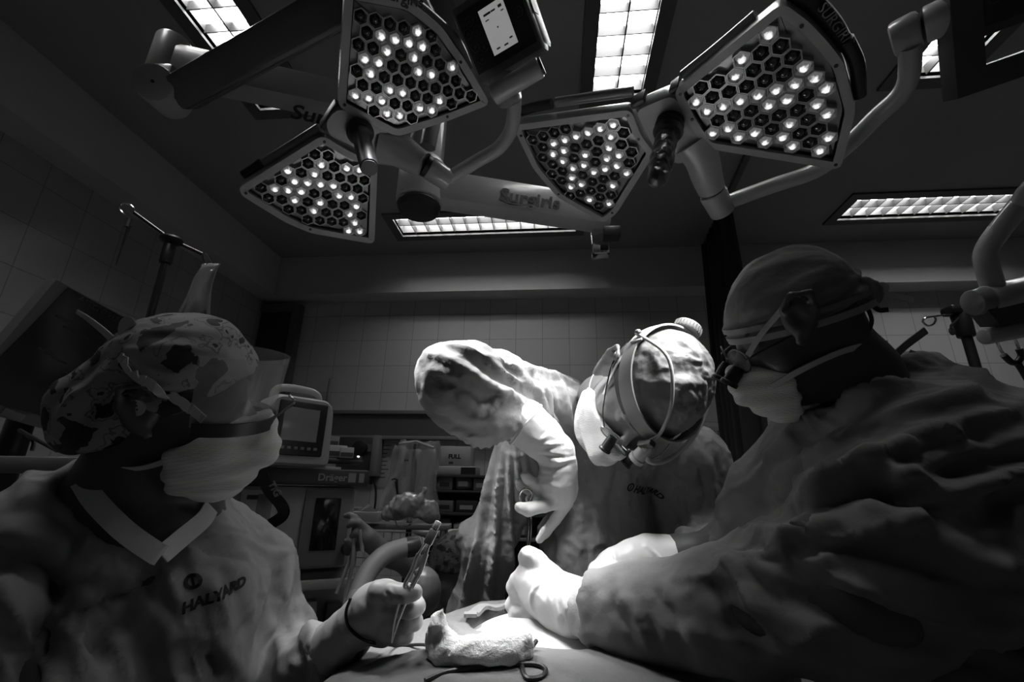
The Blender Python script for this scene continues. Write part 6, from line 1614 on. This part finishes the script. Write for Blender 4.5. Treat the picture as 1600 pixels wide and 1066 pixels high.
# --- breathing hose, reservoir bag, thin tubes
o = MB().tube(spline([La(.10, -.10, -.66), La(.20, -.22, -.66), P(552, 1010, 1.12)] + px3([(556, 952, 1.05), (560, 930, 1.08), (575, 895, 1.12), (600, 868, 1.16), (630, 856, 1.2), (655, 853, 1.22)]), 8), .0235, 18).build('breathing_hose', mat('hose_grey', .23, .5)); tag(o, 'thick grey breathing hose arching behind the gloved hand', 'hose')
p_ = spline(px3([(636, 855.5, 1.205), (645, 854, 1.21), (652, 853, 1.217)]), 4); MB().tube(p_, .0255, 18).build('dark_collar', m_black, o)
MB().tube(px3([(655, 853, 1.22), (662, 855, 1.225), (667, 858, 1.23)]), [.022, .020, .010], 14).build('end_piece', m_shell2, o)
s = S(); s.ell(P(662, 925, 1.05), (.038, .04, .055), np.stack([RT, FW, UP], 1)); lo, hi = s.bounds()
o, _, _ = sdf_part('reservoir_bag', s, lo, hi, .006, mat('rubber_black', .05, .45), None, lambda V: .003 * crumple(V, 20)); tag(o, 'dark rounded rubber bag behind the forceps hand', 'bag')
for k, pts in enumerate(([(556, 850, 1.50), (545, 880, 1.48), (535, 905, 1.46), (526, 928, 1.44)], [(553, 832, 1.49), (552, 870, 1.46), (546, 905, 1.45), (540, 935, 1.43)], [(562, 828, 1.48), (565, 848, 1.47), (566, 862, 1.46)])):
    o = MB().tube(spline(px3(pts), 6), .0062, 10).build('suction_tube', m_tube); tag(o, ['thin pale tube running down from the bare hand, nearer the machine', 'thin pale tube running down from the bare hand, nearer the grey hose', 'short stub of pale tube under the bare knuckles'][k], 'tube', 'thin tubes held by the bare hand')

# --- the person at the patient's head, mostly hidden: bare hand and forearm
b = S()
b.chain(px3([(640, 880, 1.60), (612, 868, 1.56), (590, 856, 1.52)]), [.042, .036, .026], .02)
b.chain(px3([(590, 856, 1.52), (574, 842, 1.50)]), [.030, .034], .015)
b.chain(px3([(570, 828, 1.50), (560, 818, 1.49), (550, 817, 1.485), (545, 822, 1.48)]), [.018, .0115, .0105, .009], .007)
b.chain(px3([(566, 824, 1.51), (554, 809, 1.50), (546, 805, 1.50), (540, 806, 1.50)]), [.016, .0105, .0095, .0085], .007)
b.chain(px3([(568, 838, 1.49), (556, 832, 1.48), (550, 838, 1.475)]), [.017, .011, .009], .007)
b.chain(px3([(570, 850, 1.50), (558, 856, 1.49), (547, 851, 1.485), (541, 845, 1.48)]), [.017, .011, .0105, .009], .007)
el = P(648, 886, 1.62); hd_ = P(716, 893, 1.68); Ha = headframe(cv(-.95, -.15, .25), ZV)
bx, by, bz = hd_ + A(.06, .05, 0)
b.chain([el, A(bx - .12, by, bz - .20)], [.045, .06], .03)
b.chain([A(bx, by, bz - .18), A(bx, by + .02, .70), A(bx, by + .02, .60)], [.10, .12, .13], .05)
b.chain([A(bx, by, bz - .18), hd_ - A(0, 0, .07)], [.06, .055], .03); head_sdf(b, hd_, Ha, .95)
for x in (-.10, .10): b.chain([A(bx - .02, by + x, .60), A(bx - .30, by + x, .58), A(bx - .32, by + x, .08), A(bx - .40, by + x, .05)], [.09, .065, .045, .036], .03)
pa = person_body(b, 'person', 'seated person mostly hidden behind the field, bare hand holding thin tubes', mat('skin_hand', .20, .5), .005)
g = S(); g.chain([A(bx, by, bz - .20), A(bx, by + .02, .75), A(bx, by + .02, .55)], [.125, .15, .17], .05); g.chain([A(bx - .10, by, bz - .20), el * .55 + A(bx - .12, by, bz - .2) * .45], [.085, .060], .04)
lo, hi = g.bounds(); sdf_part('scrub_top', g, lo, hi, .008, m_scrub, pa, lambda V: .006 * crumple(V, 10))
sk = skull_only(hd_, Ha, 1.0); lf = loc_fn(hd_, Ha, 1.0); lo, hi = sk.bounds()
sdf_part('cap', lambda p, cut=9: smax(sk(p) - .014, (.005 - lf(p)[:, 2] + .3 * (lf(p)[:, 1])), .006), lo - .03, hi + .03, .0045, mat_stamp('print_cap', .11, .015, 24, .42), pa, lambda V: .006 * crumple(V, 14))
st_ = MB().cyl(A(bx, by + .02, .36), A(bx, by + .02, .42), .17, .17, 24, .01).cyl(A(bx, by + .02, .04), A(bx, by + .02, .37), .03, .03, 12).cyl(A(bx, by + .02, 0), A(bx, by + .02, .05), .20, .18, 24).build('stool', m_black); tag(st_, 'dark stool under the seated person', 'stool')

# --- drip stand on the right with stethoscope
top = P(1500, 492, 1.75); gx = A(top[0], top[1], 0)
pr2 = thing('drip_stand', 'black drip stand with a wire loop hook behind the stooping assistant', 'drip stand', gx)
MB().cyl(gx + A(0, 0, .05), top - A(0, 0, .03), .0165, .0165, 16).build('pole', m_black, pr2)
MB().cyl(top - A(0, 0, .09), top + A(0, 0, .015), .028, .030, 18, .006).build('hub', m_black, pr2)
MB().box(top + A(.0, 0, .015), (.10, .06, .035), frame(ZV, RT), .012).build('hub_cap', m_black, pr2)
lp_ = px3([(1488, 491, 1.74), (1462, 494, 1.73), (1446, 497, 1.73), (1442, 503, 1.73), (1449, 509, 1.73), (1458, 507, 1.73), (1462, 500, 1.73), (1460, 495, 1.73)])
MB().tube(spline(lp_, 6), .0036, 8).build('hook', m_chrome, pr2)
MB().tube(spline(px3([(1498, 497, 1.73), (1490, 505, 1.73), (1486, 509, 1.73), (1487, 520, 1.73)]), 6), .0042, 8).ell(P(1487.5, 518, 1.73), (.011, .006, .016)).build('hook', m_dkgrey, pr2)
for k in range(5):
    an = k * 2 * math.pi / 5 + .3; e_ = gx + A(.26 * math.cos(an), .26 * math.sin(an), .045)
    MB().tube([gx + A(0, 0, .09), e_], .012, 8).build('leg', m_black, pr2); MB().ell(e_ - A(0, 0, .02), (.024, .024, .024)).build('caster', m_black, pr2)
ss = thing('stethoscope', 'stethoscope hanging under the bar handle at the far border', 'stethoscope', P(1580, 560, .86))
MB().tube(spline(px3([(1549, 508, .83), (1552, 520, .84), (1562, 544, .86), (1570, 556, .86), (1580, 566, .86), (1588, 570, .86)]), 5), .0026, 8).build('ear_tube', m_chrome, ss)
MB().tube(spline(px3([(1570, 500, .83), (1580, 520, .85), (1590, 540, .86), (1593, 556, .86), (1589, 568, .86)]), 5), .0026, 8).build('ear_tube', m_chrome, ss)
MB().tube(spline(px3([(1568, 555, .859), (1580, 566, .859), (1589, 568, .859), (1598, 580, .86), (1615, 610, .87)]), 5), .0055, 10).build('rubber_tube', m_black, ss)
MB().tube(spline(px3([(1592, 545, .859), (1596, 556, .859), (1589, 568, .859)]), 5), .0055, 10).build('rubber_tube', m_black, ss)
